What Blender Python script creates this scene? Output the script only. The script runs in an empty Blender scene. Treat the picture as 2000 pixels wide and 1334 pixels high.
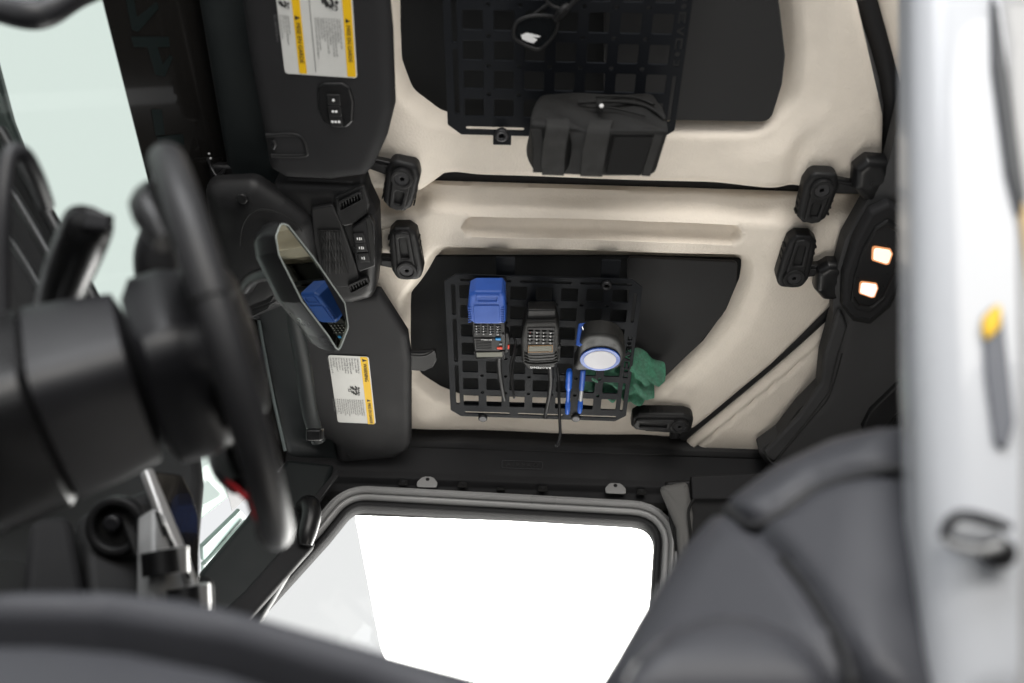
import bpy, bmesh, math, random
import numpy as np
from mathutils import Matrix, Vector
from mathutils.geometry import delaunay_2d_cdt
random.seed(7); rng = np.random.RandomState(5)
SC = bpy.context.scene
COL = SC.collection

# ------------------------------------------------------------------ camera, world, lamps, exposure
FPX = 1778.0
TH, PSI, RHO = math.radians(49), math.radians(2), math.radians(3.3)
_Fh = np.array([-math.sin(PSI), math.cos(PSI), 0]); _R0 = np.array([math.cos(PSI), math.sin(PSI), 0]); _Z = np.array([0, 0, 1.])
CF = math.cos(TH)*_Fh + math.sin(TH)*_Z; _U0 = -math.sin(TH)*_Fh + math.cos(TH)*_Z
CR = math.cos(RHO)*_R0 + math.sin(RHO)*_U0; CU = -math.sin(RHO)*_R0 + math.cos(RHO)*_U0
CP = np.array([0, 0, .4])
cam_d = bpy.data.cameras.new('camera'); cam = bpy.data.objects.new('camera', cam_d); COL.objects.link(cam)
m = Matrix.Identity(4)
for i in range(3):
    m[i][0], m[i][1], m[i][2], m[i][3] = CR[i], CU[i], -CF[i], CP[i]
cam.matrix_world = m
cam_d.sensor_width = 36; cam_d.lens = 36*FPX/2000
cam_d.clip_start = .02; cam_d.clip_end = 200
cam_d.dof.use_dof = True; cam_d.dof.focus_distance = 1.80; cam_d.dof.aperture_fstop = 2.2
SC.camera = cam

world = bpy.data.worlds.new('World'); SC.world = world; world.use_nodes = True
bg = world.node_tree.nodes['Background']
bg.inputs[0].default_value = (.97, .985, 1.0, 1); bg.inputs[1].default_value = .82

def area(name, loc, target, sx, sy, power, col=(1, 1, 1)):
    d = bpy.data.lights.new(name, 'AREA'); d.shape = 'RECTANGLE'; d.size = sx; d.size_y = sy; d.energy = power; d.color = col
    o = bpy.data.objects.new(name, d); COL.objects.link(o)
    o.location = loc
    o.rotation_euler = (Vector(target) - Vector(loc)).to_track_quat('-Z', 'Y').to_euler()
    return o
area('studio_lamp', (.9, -4.2, .9), (.15, 1.1, 1.8), 4.0, 1.8, 215, (1, .965, .91))
area('studio_side_lamp', (-.5, -2.0, 2.3), (.05, .5, .95), 2.2, 1.2, 62, (.97, .98, 1))
area('added_cabin_fill', (.42, 1.25, .55), (.05, 1.0, 1.8), .8, .5, 4.6, (1, .955, .89))  # added upward fill to lift the ceiling; the cabin has no such lamp
area('studio_floor_lamp', (.4, 3.1, .2), (.1, 1.1, 1.8), 2.6, 1.4, 120, (1, .97, .92))

SC.view_settings.view_transform = 'Standard'; SC.view_settings.look = 'None'
SC.view_settings.exposure = .12; SC.view_settings.gamma = 1; SC.view_settings.use_curve_mapping = False
SC.render.engine = 'CYCLES'
SC.cycles.use_denoising = True
SC.cycles.max_bounces = 8; SC.cycles.diffuse_bounces = 5; SC.cycles.transparent_max_bounces = 12
SC.cycles.caustics_reflective = False; SC.cycles.caustics_refractive = False
SC.cycles.sample_clamp_indirect = 6

# ------------------------------------------------------------------ helpers: projection and frames
def ray(x, y): return CF + (x-1000)/FPX*CR + (667-y)/FPX*CU
def onz(x, y, z): d = ray(x, y); return CP + d*(z-CP[2])/d[2]
def ony(x, y, Y): d = ray(x, y); return CP + d*(Y-CP[1])/d[1]
def D(x, y, t): return CP + ray(x, y)*t
def nrm(v): v = np.array(v, float); return v/np.linalg.norm(v)

class Fr:
    """a flat working plane: origin, x, y axes; +z faces whoever looks at it"""
    def __init__(s, o, x, y):
        s.o = np.array(o, float); s.x = nrm(x); y = np.array(y, float); s.y = nrm(y - s.x*np.dot(s.x, y)); s.z = np.cross(s.x, s.y)
    def M(s, off=(0, 0, 0), rot=0):
        m = Matrix.Identity(4); o = s.W(*off)
        for i in range(3): m[i][0], m[i][1], m[i][2], m[i][3] = s.x[i], s.y[i], s.z[i], o[i]
        return m @ Matrix.Rotation(rot, 4, 'Z')
    def W(s, a, b, c=0): return s.o + s.x*a + s.y*b + s.z*c
    def L(s, px, py):
        d = ray(px, py); t = np.dot(s.o-CP, s.z)/np.dot(d, s.z); q = CP + d*t - s.o
        return (float(np.dot(q, s.x)), float(np.dot(q, s.y)))
    def P(s, pts): return [s.L(*p) for p in pts]
    def up(s, h): return Fr(s.o + s.z*h, s.x, s.y)
    def sub(s, a, b, c=0, rot=0):
        ca, sa = math.cos(rot), math.sin(rot)
        return Fr(s.W(a, b, c), s.x*ca + s.y*sa, -s.x*sa + s.y*ca)
def FD(z, ox=0, oy=0): return Fr((ox, oy, z), (1, 0, 0), (0, -1, 0))            # a ceiling plane, seen from below
def FC(px, py, t): return Fr(D(px, py, t), CR, CU)                               # a plane square to a sight line at real distance t
def F3(p0, p1, p2):
    """frame from three (px,py,t): origin p0, x to p1, y to p2"""
    a, b, c = (D(*p) for p in (p0, p1, p2)); return Fr(a, b-a, c-a)

# ------------------------------------------------------------------ helpers: objects
WM = {}
def link(o, M, parent=None):
    COL.objects.link(o)
    M = M.copy(); WM[o.name] = M
    if parent is not None:
        o.parent = parent; o.matrix_basis = WM[parent.name].inverted() @ M
    else: o.matrix_basis = M
    return o
def tag(o, label=None, cat=None, group=None, kind=None):
    if label: o['label'] = label
    if cat: o['category'] = cat
    if group: o['group'] = group
    if kind: o['kind'] = kind
    return o
def thing(name, loc, label, cat, group=None):
    e = bpy.data.objects.new(name, None); e.empty_display_size = .05
    link(e, Matrix.Translation(Vector([float(v) for v in loc])))
    return tag(e, label, cat, group)
def finish(me, name, M, mat, parent, angle=40):
    me.materials.clear(); me.materials.append(mat)
    me.shade_smooth()
    if angle: me.set_sharp_from_angle(angle=math.radians(angle))
    o = bpy.data.objects.new(name, me)
    return link(o, M, parent)
def mesh(name, vs, fs, M, mat, parent, angle=40):
    me = bpy.data.meshes.new(name); me.from_pydata([tuple(map(float, v)) for v in vs], [], fs); me.update()
    return finish(me, name, M, mat, parent, angle)
I4 = Matrix.Identity(4)

def fillet(pts, r, n=6, closed=True):
    out = []; N = len(pts)
    for i in range(N):
        p = np.array(pts[i][:2], float); rr = pts[i][2] if len(pts[i]) > 2 else r
        if (not closed and i in (0, N-1)) or rr <= 0: out.append(tuple(p)); continue
        a = np.array(pts[i-1][:2], float); b = np.array(pts[(i+1) % N][:2], float)
        la, lb = np.linalg.norm(a-p), np.linalg.norm(b-p); ua, ub = (a-p)/la, (b-p)/lb
        c = max(-1, min(1, float(np.dot(ua, ub)))); ang = math.acos(c)
        if ang > 3.1: out.append(tuple(p)); continue
        dd = min(rr/math.tan(ang/2), la*.48, lb*.48)
        p0, p1 = p+ua*dd, p+ub*dd
        for k in range(n+1):
            t = k/n; q = (1-t)**2*p0 + 2*t*(1-t)*p + t*t*p1; out.append(tuple(q))
    return out
def rrect(w, h, r, cx=0, cy=0, n=4):
    return fillet([(cx-w/2, cy-h/2), (cx+w/2, cy-h/2), (cx+w/2, cy+h/2), (cx-w/2, cy+h/2)], r, n)
def circ(r, cx=0, cy=0, n=20, ry=None):
    ry = ry or r
    return [(cx+r*math.cos(2*math.pi*k/n), cy+ry*math.sin(2*math.pi*k/n)) for k in range(n)]
def smooth(pts, n=6, closed=False):
    P = [np.array(p, float) for p in pts]; out = []; N = len(P)
    for i in range(N if closed else N-1):
        if closed: a, b, c, d = P[i-1], P[i], P[(i+1) % N], P[(i+2) % N]
        else: a, b, c, d = P[max(i-1, 0)], P[i], P[i+1], P[min(i+2, N-1)]
        for k in range(n):
            t = k/n
            out.append(.5*((2*b)+(-a+c)*t+(2*a-5*b+4*c-d)*t*t+(-a+3*b-3*c+d)*t**3))
    if not closed: out.append(P[-1])
    return out

def plate(name, outer, fr, depth, mat, parent=None, holes=(), bev=.001, seg=2, off=(0, 0, 0), angle=40, extra=()):
    """flat slab with rounded edges; its near face lies on the frame's plane, the body behind it"""
    cu = bpy.data.curves.new('tmp', 'CURVE'); cu.dimensions = '2D'; cu.fill_mode = 'BOTH'
    bev = min(bev, depth*.49)
    for loop in [outer]+list(holes)+list(extra):
        sp = cu.splines.new('POLY'); sp.points.add(len(loop)-1)
        for k, p in enumerate(loop): sp.points[k].co = (p[0], p[1], 0, 1)
        sp.use_cyclic_u = True
    cu.extrude = max(depth/2-bev, 0); cu.bevel_depth = bev; cu.bevel_resolution = seg; cu.offset = -bev
    o = bpy.data.objects.new('tmp', cu); me = bpy.data.meshes.new_from_object(o)
    bpy.data.objects.remove(o); bpy.data.curves.remove(cu)
    me.name = name
    me.transform(Matrix.Translation((0, 0, -depth/2)))
    return finish(me, name, fr.M(off), mat, parent, angle)

def tube(name, pts, r, mat, parent=None, sm=6, closed=False, res=3, M=None, flat=None):
    """swept round section through 3D points; r a number or one per point"""
    rr = [r]*len(pts) if not hasattr(r, '__len__') else list(r)
    P4 = [tuple(p)+(q,) for p, q in zip([tuple(map(float, p)) for p in pts], rr)]
    if sm > 1: P4 = smooth(P4, sm, closed)
    cu = bpy.data.curves.new('tmp', 'CURVE'); cu.dimensions = '3D'; cu.bevel_depth = 1; cu.bevel_resolution = res; cu.use_fill_caps = True
    sp = cu.splines.new('POLY'); sp.points.add(len(P4)-1); sp.use_cyclic_u = closed
    for k, p in enumerate(P4): sp.points[k].co = (p[0], p[1], p[2], 1); sp.points[k].radius = p[3]
    o = bpy.data.objects.new('tmp', cu); me = bpy.data.meshes.new_from_object(o)
    bpy.data.objects.remove(o); bpy.data.curves.remove(cu); me.name = name
    return finish(me, name, M or I4, mat, parent, 60)

def text(name, s, fr, size, mat, parent=None, off=(0, 0, 0), rot=0, ext=.0002, align='LEFT', sx=1, spacing=1, res=2):
    cu = bpy.data.curves.new('tmp', 'FONT'); cu.body = s; cu.size = size; cu.extrude = ext; cu.resolution_u = res
    cu.align_x = align; cu.align_y = 'TOP' if '\n' in s else 'CENTER'; cu.space_character = spacing; cu.space_line = .92
    o = bpy.data.objects.new('tmp', cu); me = bpy.data.meshes.new_from_object(o)
    bpy.data.objects.remove(o); bpy.data.curves.remove(cu); me.name = name
    if sx != 1: me.transform(Matrix.Diagonal((sx, 1, 1, 1)))
    return finish(me, name, fr.M(off, rot), mat, parent, 0)

def poly_sdf(P, poly):
    """signed distance, + outside"""
    P = np.asarray(P, float); V = np.asarray(poly, float); n = len(V)
    d = np.full(len(P), 1e9); inside = np.zeros(len(P), bool)
    for i in range(n):
        a, b = V[i], V[(i+1) % n]; e = b-a; w = P-a
        t = np.clip((w@e)/max(e@e, 1e-12), 0, 1); q = w-np.outer(t, e)
        d = np.minimum(d, (q**2).sum(1))
        c = ((a[1] > P[:, 1]) != (b[1] > P[:, 1]))
        with np.errstate(divide='ignore', invalid='ignore'):
            xi = (b[0]-a[0])*(P[:, 1]-a[1])/(b[1]-a[1]+1e-15)+a[0]
        inside ^= c & (P[:, 0] < xi)
    d = np.sqrt(d); d[inside] *= -1
    return d
def sst(a, b, x): t = np.clip((x-a)/(b-a), 0, 1); return t*t*(3-2*t)

def sheet(name, outer, fr, step, zf, mat, parent=None, back=.02, angle=0, ring=0):
    """moulded skin: triangulated outline + interior grid, height zf(P) towards the viewer, closed by a back face"""
    outer = [tuple(map(float, p[:2])) for p in outer]
    dens = []
    for i in range(len(outer)):
        a, b = np.array(outer[i]), np.array(outer[(i+1) % len(outer)]); k = max(1, int(np.linalg.norm(b-a)/step))
        dens += [tuple(a+(b-a)*j/k) for j in range(k)]
    V = np.array(dens); lo, hi = V.min(0), V.max(0)
    gx = np.arange(lo[0]+step/2, hi[0], step); gy = np.arange(lo[1]+step/2, hi[1], step)
    G = np.array([(x+(step/2 if j % 2 else 0), y) for j, y in enumerate(gy) for x in gx])
    if ring:
        V2 = np.array(outer); V2 = V; nn = len(V2); sg = 1 if sum(V2[i][0]*V2[(i+1) % nn][1]-V2[(i+1) % nn][0]*V2[i][1] for i in range(nn)) > 0 else -1
        T = np.roll(V2, -1, 0)-np.roll(V2, 1, 0); T /= np.linalg.norm(T, axis=1)[:, None]+1e-12
        Nn = np.stack([-T[:, 1], T[:, 0]], 1)*sg
        rings = []; ds = [d for d in (ring*.02, ring*.08, ring*.18, ring*.32, ring*.5, ring*.75, ring) if d < (hi-lo).min()*.45]
        for d in ds:
            Q = V2+Nn*d; Q = Q[np.abs(poly_sdf(Q, dens)+d) < d*.04+1e-5]; rings.append(Q)
        G = G[poly_sdf(G, dens) < -(ds[-1] if ds else 0)-step*.5]
        G = np.concatenate([q for q in rings if len(q)]+([G] if len(G) else []))
    else: G = G[poly_sdf(G, dens) < -step*.45]
    allp = [Vector(p) for p in dens]+[Vector(p) for p in G]
    n = len(dens)
    vo, eo, fo, *_ = delaunay_2d_cdt(allp, [(i, (i+1) % n) for i in range(n)], [list(range(n))], 1, 1e-7)
    P = np.array([tuple(v) for v in vo]); z = zf(P)
    vs = [(p[0], p[1], h) for p, h in zip(P, z)]
    N = len(vs); fs = []
    for f in fo:
        a, b, c = (P[i] for i in f[:3])
        f = list(f)
        if np.cross(b-a, c-a) < 0: f.reverse()
        fs.append(tuple(f))
    if back:
        zb = z.min()-back
        vs += [(p[0], p[1], zb) for p in P]
        fs += [tuple(i+N for i in reversed(f)) for f in fs]
        cnt = {}
        for f in fs[:len(fs)//2]:
            for i in range(len(f)):
                e = (f[i], f[(i+1) % len(f)]); cnt[e] = 1
        for (a, b) in list(cnt):
            if (b, a) not in cnt: fs.append((b, a, a+N, b+N))
    return mesh(name, vs, fs, fr.M(), mat, parent, angle or 55)

def pillow(name, outer, fr, T, r, mat, parent=None, step=.012, back=.01, extra=None, base=0.0, p=2.0, angle=0):
    sd = {}
    def zf(P):
        d = np.clip(-poly_sdf(P, outer), 0, r)/r
        z = base+T*(1-(1-d)**p)**(1/p)
        if extra: z = z+extra(P)
        return z
    return sheet(name, outer, fr, step, zf, mat, parent, back, ring=r, angle=angle)

def box(name, fr, size, mat, parent=None, bev=.003, off=(0, 0, 0), rot=0):
    """box centred on the frame's x,y; near face on the plane + off"""
    f = fr.sub(off[0], off[1], off[2], rot)
    return plate(name, rrect(size[0], size[1], bev, n=3), f, size[2], mat, parent, bev=min(bev, size[2]*.45))

# ------------------------------------------------------------------ materials
def mat(name, col, rough=.5, bump=0, scale=200, metal=0, var=0, vscale=30, spec=.28, coat=0, detail=3, sheen=0, emit=None, tex='noise', dist=.001):
    m = bpy.data.materials.new(name); m.use_nodes = True; nt = m.node_tree; N = nt.nodes; L = nt.links
    b = N['Principled BSDF']; b.inputs['Base Color'].default_value = (*col, 1); b.inputs['Roughness'].default_value = rough
    b.inputs['Metallic'].default_value = metal; b.inputs['Specular IOR Level'].default_value = spec
    b.inputs['Coat Weight'].default_value = coat; b.inputs['Sheen Weight'].default_value = sheen
    if emit: b.inputs['Emission Color'].default_value = (*emit[0], 1); b.inputs['Emission Strength'].default_value = emit[1]
    tc = N.new('ShaderNodeTexCoord')
    if var:
        n = N.new('ShaderNodeTexNoise'); n.inputs['Scale'].default_value = vscale; n.inputs['Detail'].default_value = 5
        L.new(tc.outputs['Object'], n.inputs['Vector'])
        r = N.new('ShaderNodeMapRange'); r.inputs['From Min'].default_value = .3; r.inputs['From Max'].default_value = .7
        r.inputs['To Min'].default_value = 1-var; r.inputs['To Max'].default_value = 1+var
        L.new(n.outputs['Fac'], r.inputs['Value'])
        mx = N.new('ShaderNodeVectorMath'); mx.operation = 'SCALE'; mx.inputs[0].default_value = col
        L.new(r.outputs[0], mx.inputs['Scale']); L.new(mx.outputs[0], b.inputs['Base Color'])
        r2 = N.new('ShaderNodeMapRange'); r2.inputs['From Min'].default_value = .3; r2.inputs['From Max'].default_value = .7
        r2.inputs['To Min'].default_value = max(rough-.08, 0); r2.inputs['To Max'].default_value = min(rough+.08, 1)
        L.new(n.outputs['Fac'], r2.inputs['Value']); L.new(r2.outputs[0], b.inputs['Roughness'])
    if bump:
        if tex == 'voronoi':
            n = N.new('ShaderNodeTexVoronoi'); n.inputs['Scale'].default_value = scale; out = n.outputs['Distance']
        elif tex == 'weave':
            n = N.new('ShaderNodeTexWave'); n.inputs['Scale'].default_value = scale; n.inputs['Distortion'].default_value = 1.5; n.inputs['Detail'].default_value = 2; out = n.outputs['Fac']
        else:
            n = N.new('ShaderNodeTexNoise'); n.inputs['Scale'].default_value = scale; n.inputs['Detail'].default_value = detail; out = n.outputs['Fac']
        L.new(tc.outputs['Object'], n.inputs['Vector'])
        bp = N.new('ShaderNodeBump'); bp.inputs['Strength'].default_value = bump; bp.inputs['Distance'].default_value = dist
        L.new(out, bp.inputs['Height']); L.new(bp.outputs[0], b.inputs['Normal'])
    return m
def glass_mat(name, tint, refl=.06, rough=.0):
    m = bpy.data.materials.new(name); m.use_nodes = True; nt = m.node_tree; N = nt.nodes; L = nt.links
    N.remove(N['Principled BSDF'])
    t = N.new('ShaderNodeBsdfTransparent'); t.inputs[0].default_value = (*tint, 1)
    g = N.new('ShaderNodeBsdfGlossy'); g.inputs['Roughness'].default_value = rough; g.inputs['Color'].default_value = (1, 1, 1, 1)
    f = N.new('ShaderNodeFresnel'); f.inputs['IOR'].default_value = 1.18
    x = N.new('ShaderNodeMixShader'); L.new(f.outputs[0], x.inputs[0]); L.new(t.outputs[0], x.inputs[1]); L.new(g.outputs[0], x.inputs[2])
    L.new(x.outputs[0], N['Material Output'].inputs[0]); return m

IVORY = mat('ivory_moulded_shell', (.73, .665, .58), .54, .8, 230, var=.022, vscale=40, dist=.0012)
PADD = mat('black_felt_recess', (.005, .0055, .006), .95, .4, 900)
PAD = mat('dark_felt_headliner', (.019, .019, .0195), .9, .4, 900, var=.12, vscale=60, sheen=.1)
BLK = mat('black_grained_plastic', (.010, .010, .0105), .48, .35, 1100, spec=.2, var=.1, vscale=25, dist=.0003)
BLKS = mat('black_smooth_plastic', (.008, .008, .0085), .33, var=.1, vscale=20)
CHAR2 = mat('sound_bar_vinyl', (.034, .034, .035), .66, .4, 700, var=.08, vscale=12, dist=.0004)
CHAR = mat('charcoal_vinyl', (.016, .016, .017), .66, .35, 900, spec=.14, var=.07, vscale=15, dist=.0003)
TEAL = mat('dark_header_trim', (.009, .0115, .012), .55, .2, 700, var=.08, vscale=12, dist=.0003)
STEEL = mat('black_powder_coated_steel', (.0065, .0075, .0095), .60, .15, 1500, spec=.09, var=.06, vscale=10, dist=.0002)
BLACK = mat('deep_black_recess', (.004, .004, .004), .7)
LEATH = mat('grey_leather', (.040, .041, .047), .45, .35, 420, var=.05, vscale=6, dist=.0005)
LEATHB = mat('black_leather', (.012, .012, .013), .42, .3, 500, var=.08, vscale=8, dist=.0004)
RIMG = mat('leather_painted_sheen', (.36, .36, .385), .40, .25, 600, var=.05, vscale=8, dist=.0003)  # rim leather is black; its bright sheen is put into this grey
WHITE = mat('white_car_paint', (.37, .38, .40), .3, coat=.3, var=.02, vscale=4)
GREYP = mat('pale_grey_painted_metal', (.25, .25, .25), .32, var=.03, vscale=5, coat=.3)
RUB = mat('black_rubber', (.012, .012, .013), .7)
LABEL = mat('label_white', (.50, .50, .48), .45, var=.02, vscale=40)
YEL = mat('label_yellow', (.66, .40, .008), .45)
INK = mat('printed_black', (.02, .02, .02), .6)
INKG = mat('printed_small_grey', (.12, .12, .12), .6)
INKW = mat('printed_white', (.7, .7, .7), .6)
CHROME = mat('bright_metal', (.75, .75, .76), .15, metal=1)
SCREWM = mat('dark_screw_metal', (.035, .035, .037), .42, metal=.6)
BLUE = mat('blue_plastic', (.024, .078, .33), .42, var=.06, vscale=50)
BLUEC = mat('clear_blue_plastic', (.012, .085, .42), .38)
RED = mat('red_plastic', (.65, .05, .02), .45)
REDT = mat('red_thread', (.30, .008, .012), .7)
CYAN = mat('cyan_button', (.03, .25, .55), .4)
LCD = mat('grey_lcd', (.13, .13, .105), .25)
STICK = mat('white_paper_sticker', (.37, .37, .40), .5, var=.02, vscale=90)
GREENC = mat('green_microfibre', (.13, .43, .27), .95, 1.0, 300, var=.25, vscale=160, sheen=.1, spec=.1, tex='weave', dist=.004)
NYLON = mat('black_nylon', (.009, .0088, .0085), .7, .5, 800, var=.15, vscale=18, tex='weave', dist=.0006)
WEB = mat('black_webbing', (.014, .0137, .013), .75, .5, 1500, var=.08, vscale=60, tex='weave', dist=.0005)
VELC = mat('velcro', (.009, .009, .009), .95, .8, 1600, var=.3, vscale=500)
LENS = mat('smoked_lens', (.006, .007, .008), .05, coat=1)
MIRR = mat('mirror_silver', (.46, .48, .41), .01, metal=1)
TAPE = mat('dark_rubber_case', (.014, .014, .0135), .5, .3, 500, spec=.18, var=.1, vscale=50)
GLOSSB = mat('glossy_black_frit', (.008, .0075, .007), .12, coat=.5)
LAMP = mat('lit_warm_led', (.9, .75, .6), .3, emit=((1, .76, .56), 1.0))
STUDIO = mat('studio_white', (.72, .72, .72), .9)
SILV = mat('satin_silver_trim', (.42, .415, .41), .28, metal=.6)
GLASSW = glass_mat('tinted_windshield_glass', (.90, .955, .915))
GLASSD = glass_mat('clear_door_glass', (.985, .985, .975))

# ------------------------------------------------------------------ setting
def quad(name, a, b, c, d, mt, parent=None):
    return mesh(name, [a, b, c, d], [(0, 1, 2, 3)], I4, mt, parent, 0)
tag(quad('studio_floor', (-12, -12, 0), (12, -12, 0), (12, 12, 0), (-12, 12, 0), STUDIO), kind='structure')

# big studio light panel beyond the passenger window: the blown-out white seen in it
SOFT = mat('studio_light_face', (.8, .8, .8), .9, emit=((1, .99, .97), 9.5))
e = Vector((-.302, 0, .929)).normalized(); x = Vector((e.z, 0, -e.x)); c = Vector((-.642, 4.0, 2.605)) + e*.1
pn = thing('studio_light_panel', (1.9, 4.0, 0), 'huge glowing white studio light panel seen through the passenger door window', 'light panel')
lo = -2.6
quad('light_face', c+e*lo, c+e*3.2, c+e*3.2+x*5.2, c+e*lo+x*5.2, SOFT, pn)
# ------------------------------------------------------------------ roof panels (moulded ivory shells with pockets)
ZR = 1.83
SEAM = [(.49, .52), (.585, .70), (.612, .89), (.612, 1.0), (.592, 1.12), (.50, 1.28), (.362, 1.489), (.335, 1.53)]
fR = FD(ZR)
def L2(x, y): return (x, -y)
def W2px(pts, z=ZR): return [tuple(onz(x, y, z)[:2]) for x, y in pts]

# passenger panel
pk = W2px([(870, 497), (1446, 513), (1440, 560), (1415, 620), (1370, 680), (1300, 745), (1250, 783), (1205, 793), (905, 785), (862, 768), (826, 744), (808, 700), (806, 590)])
pk = fillet([L2(*p) for p in pk], .02, 5)
out = [(-.47, .886), (-.2, .889), (.30, .890), (.606, .892)] + SEAM[3:6] + [(.368, 1.478), (.345, 1.50)] + [(.31, 1.556), (0, 1.552), (-.47, 1.546)]
out = fillet([L2(*p) for p in out], .012, 4)
groove_a, groove_b = W2px([(925, 437), (1425, 450)])
def zf_pass(P):
    X, Y = P[:, 0], -P[:, 1]
    d = poly_sdf(P, pk)
    z = -.045*(1-sst(-.004, .030, d))                       # pocket goes up and away from the viewer
    z = z + .010*sst(.02, .06, d)*sst(.22, .10, d)*sst(.25, .45, X)   # rounded rear rib
    # chamfer along the centre seam
    edge = .930 + .018*sst(-.19, -.23, X)
    z = z - .036*(1-sst(edge-.030, edge, Y))
    # raised cross beam, gentle swelling between latches and beam
    z = z + .012*sst(-.235, -.165, X)*sst(.50, .43, X)*sst(1.06, .99, Y)
    # grip groove
    a, b = np.array(groove_a), np.array(groove_b); Q = np.stack([X, Y], 1); e = b-a
    t = np.clip(((Q-a)@e)/(e@e), 0, 1); dg = np.sqrt(((Q-a-np.outer(t, e))**2).sum(1))
    z = z - .024*(1-sst(.013, .022, dg))
    # rolls up to the side rail and the rear seam
    z = z - .035*sst(1.49, 1.56, Y)**1.5
    o = -poly_sdf(P, out); z = z - .005*(1-sst(0, .008, o))
    z = z + .012*np.exp(-(((X+.235)/.05)**2+((Y-1.47)/.045)**2)) + .010*np.exp(-(((X+.24)/.06)**2+((Y-1.08)/.06)**2))
    z = z - .012*np.exp(-(((X-.27)/.06)**2+((Y-1.50)/.03)**2)) + .0015*np.sin(X*19)*np.sin(Y*17+1)
    return z
rp = thing('roof_panel', (0, 1.22, ZR), 'ivory moulded roof panel over the passenger side, holding the panel grid with the two radios', 'roof panel', 'removable roof panels')
sheet('shell', out, fR, .0065, zf_pass, IVORY, rp, back=.01)
# driver panel
pk2 = W2px([(786, -40), (788, 60), (792, 130), (812, 185), (860, 222), (900, 236), (1480, 238), (1530, 190), (1537, 100), (1524, -40)])
pk2 = fillet([L2(*p) for p in pk2], .03, 5)
out2 = [(-.47, .42), (.42, .42), (.482, .52), (.575, .71), (.600, .80), (.602, .853), (.45, .8535), (-.17, .850), (-.215, .884), (-.47, .884)]
out2 = fillet([L2(*p) for p in out2], .012, 4)
def zf_drv(P):
    X, Y = P[:, 0], -P[:, 1]
    d = poly_sdf(P, pk2)
    z = -.045*(1-sst(-.004, .034, d))
    z = z + .014*sst(.03, .08, d)*sst(.24, .12, d)*sst(.30, .42, X)
    z = z - .012*np.exp(-((X-.455)/.022)**2)*sst(.70, .78, Y)
    z = z - .012*np.exp(-(((X-.40-(Y-.6)*.15)/.02)**2))*sst(.80, .5, Y)*.6
    z = z + .018*np.exp(-(((X+.235)/.05)**2+((Y-.80)/.06)**2)) - .008*np.exp(-(((X+.15)/.03)**2))*sst(.76, .86, Y)
    o = -poly_sdf(P, out2); z = z - .005*(1-sst(0, .008, o))
    z = z + .0015*np.sin(X*17+2)*np.sin(Y*21)
    return z
rd = thing('roof_panel', (0, .65, ZR), 'ivory moulded roof panel over the driver side, holding the panel grid with the black pouch', 'roof panel', 'removable roof panels')
sheet('shell', out2, fR, .0065, zf_drv, IVORY, rd, back=.01)
# dark headliner pads
f = FD(ZR+.003)
padd = fillet(f.P([(1180, -60), (1514, -60), (1525, 30), (1534, 110), (1528, 165), (1505, 239), (1180, 233)]), .02, 5)
plate('headliner_pad', padd, f, .010, PAD, rd, bev=.003)
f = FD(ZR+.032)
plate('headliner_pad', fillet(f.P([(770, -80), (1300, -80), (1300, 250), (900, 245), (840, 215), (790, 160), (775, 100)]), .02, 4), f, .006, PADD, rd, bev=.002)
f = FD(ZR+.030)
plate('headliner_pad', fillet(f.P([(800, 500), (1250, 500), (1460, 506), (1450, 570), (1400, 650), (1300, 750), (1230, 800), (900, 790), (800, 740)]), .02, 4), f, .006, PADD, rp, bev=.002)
f = FD(ZR+.012)
plate('headliner_pad', fillet(f.P([(1225, 503), (1441, 512), (1438, 556), (1412, 615), (1362, 676), (1296, 740), (1225, 770)]), .012, 4), f, .008, PAD, rp, bev=.002)
# seam filler seen between the two panels
sealt = thing('roof_seal', (0, .88, 1.87), 'black rubber seal in the gap between the two ivory roof panels', 'seal')
plate('weatherstrip', [L2(-.40, .852), L2(.64, .852), L2(.64, .915), L2(-.40, .915)], FD(ZR+.045), .02, RUB, sealt, bev=.004)
tube('weatherstrip', [(x+.012, y, ZR+.022) for x, y in SEAM], .016, RUB, sealt, sm=4)

# roof skin above everything, hard top behind the seam
ht = thing('hard_top', (.8, .88, ZR), 'ivory rear hard top shell behind the curved roof seam', 'hard top')
htp = [(x+.030, y) for x, y in SEAM] + [(.33, 1.62), (1.4, 1.62), (1.4, .30), (.45, .30)]
def zf_ht(P):
    o = -poly_sdf(P, hto); return -.012*(1-sst(0, .014, o)) - .006*np.exp(-((o-.026)/.004)**2)
hto = [L2(*p) for p in htp]
sheet('shell', hto, FD(ZR), .008, zf_ht, IVORY, ht, back=.02)
plate('roof_skin', [L2(-.66, .15), L2(1.5, .15), L2(1.5, 1.66), L2(-.66, 1.66)], FD(ZR+.075), .02, WHITE, ht)

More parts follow.
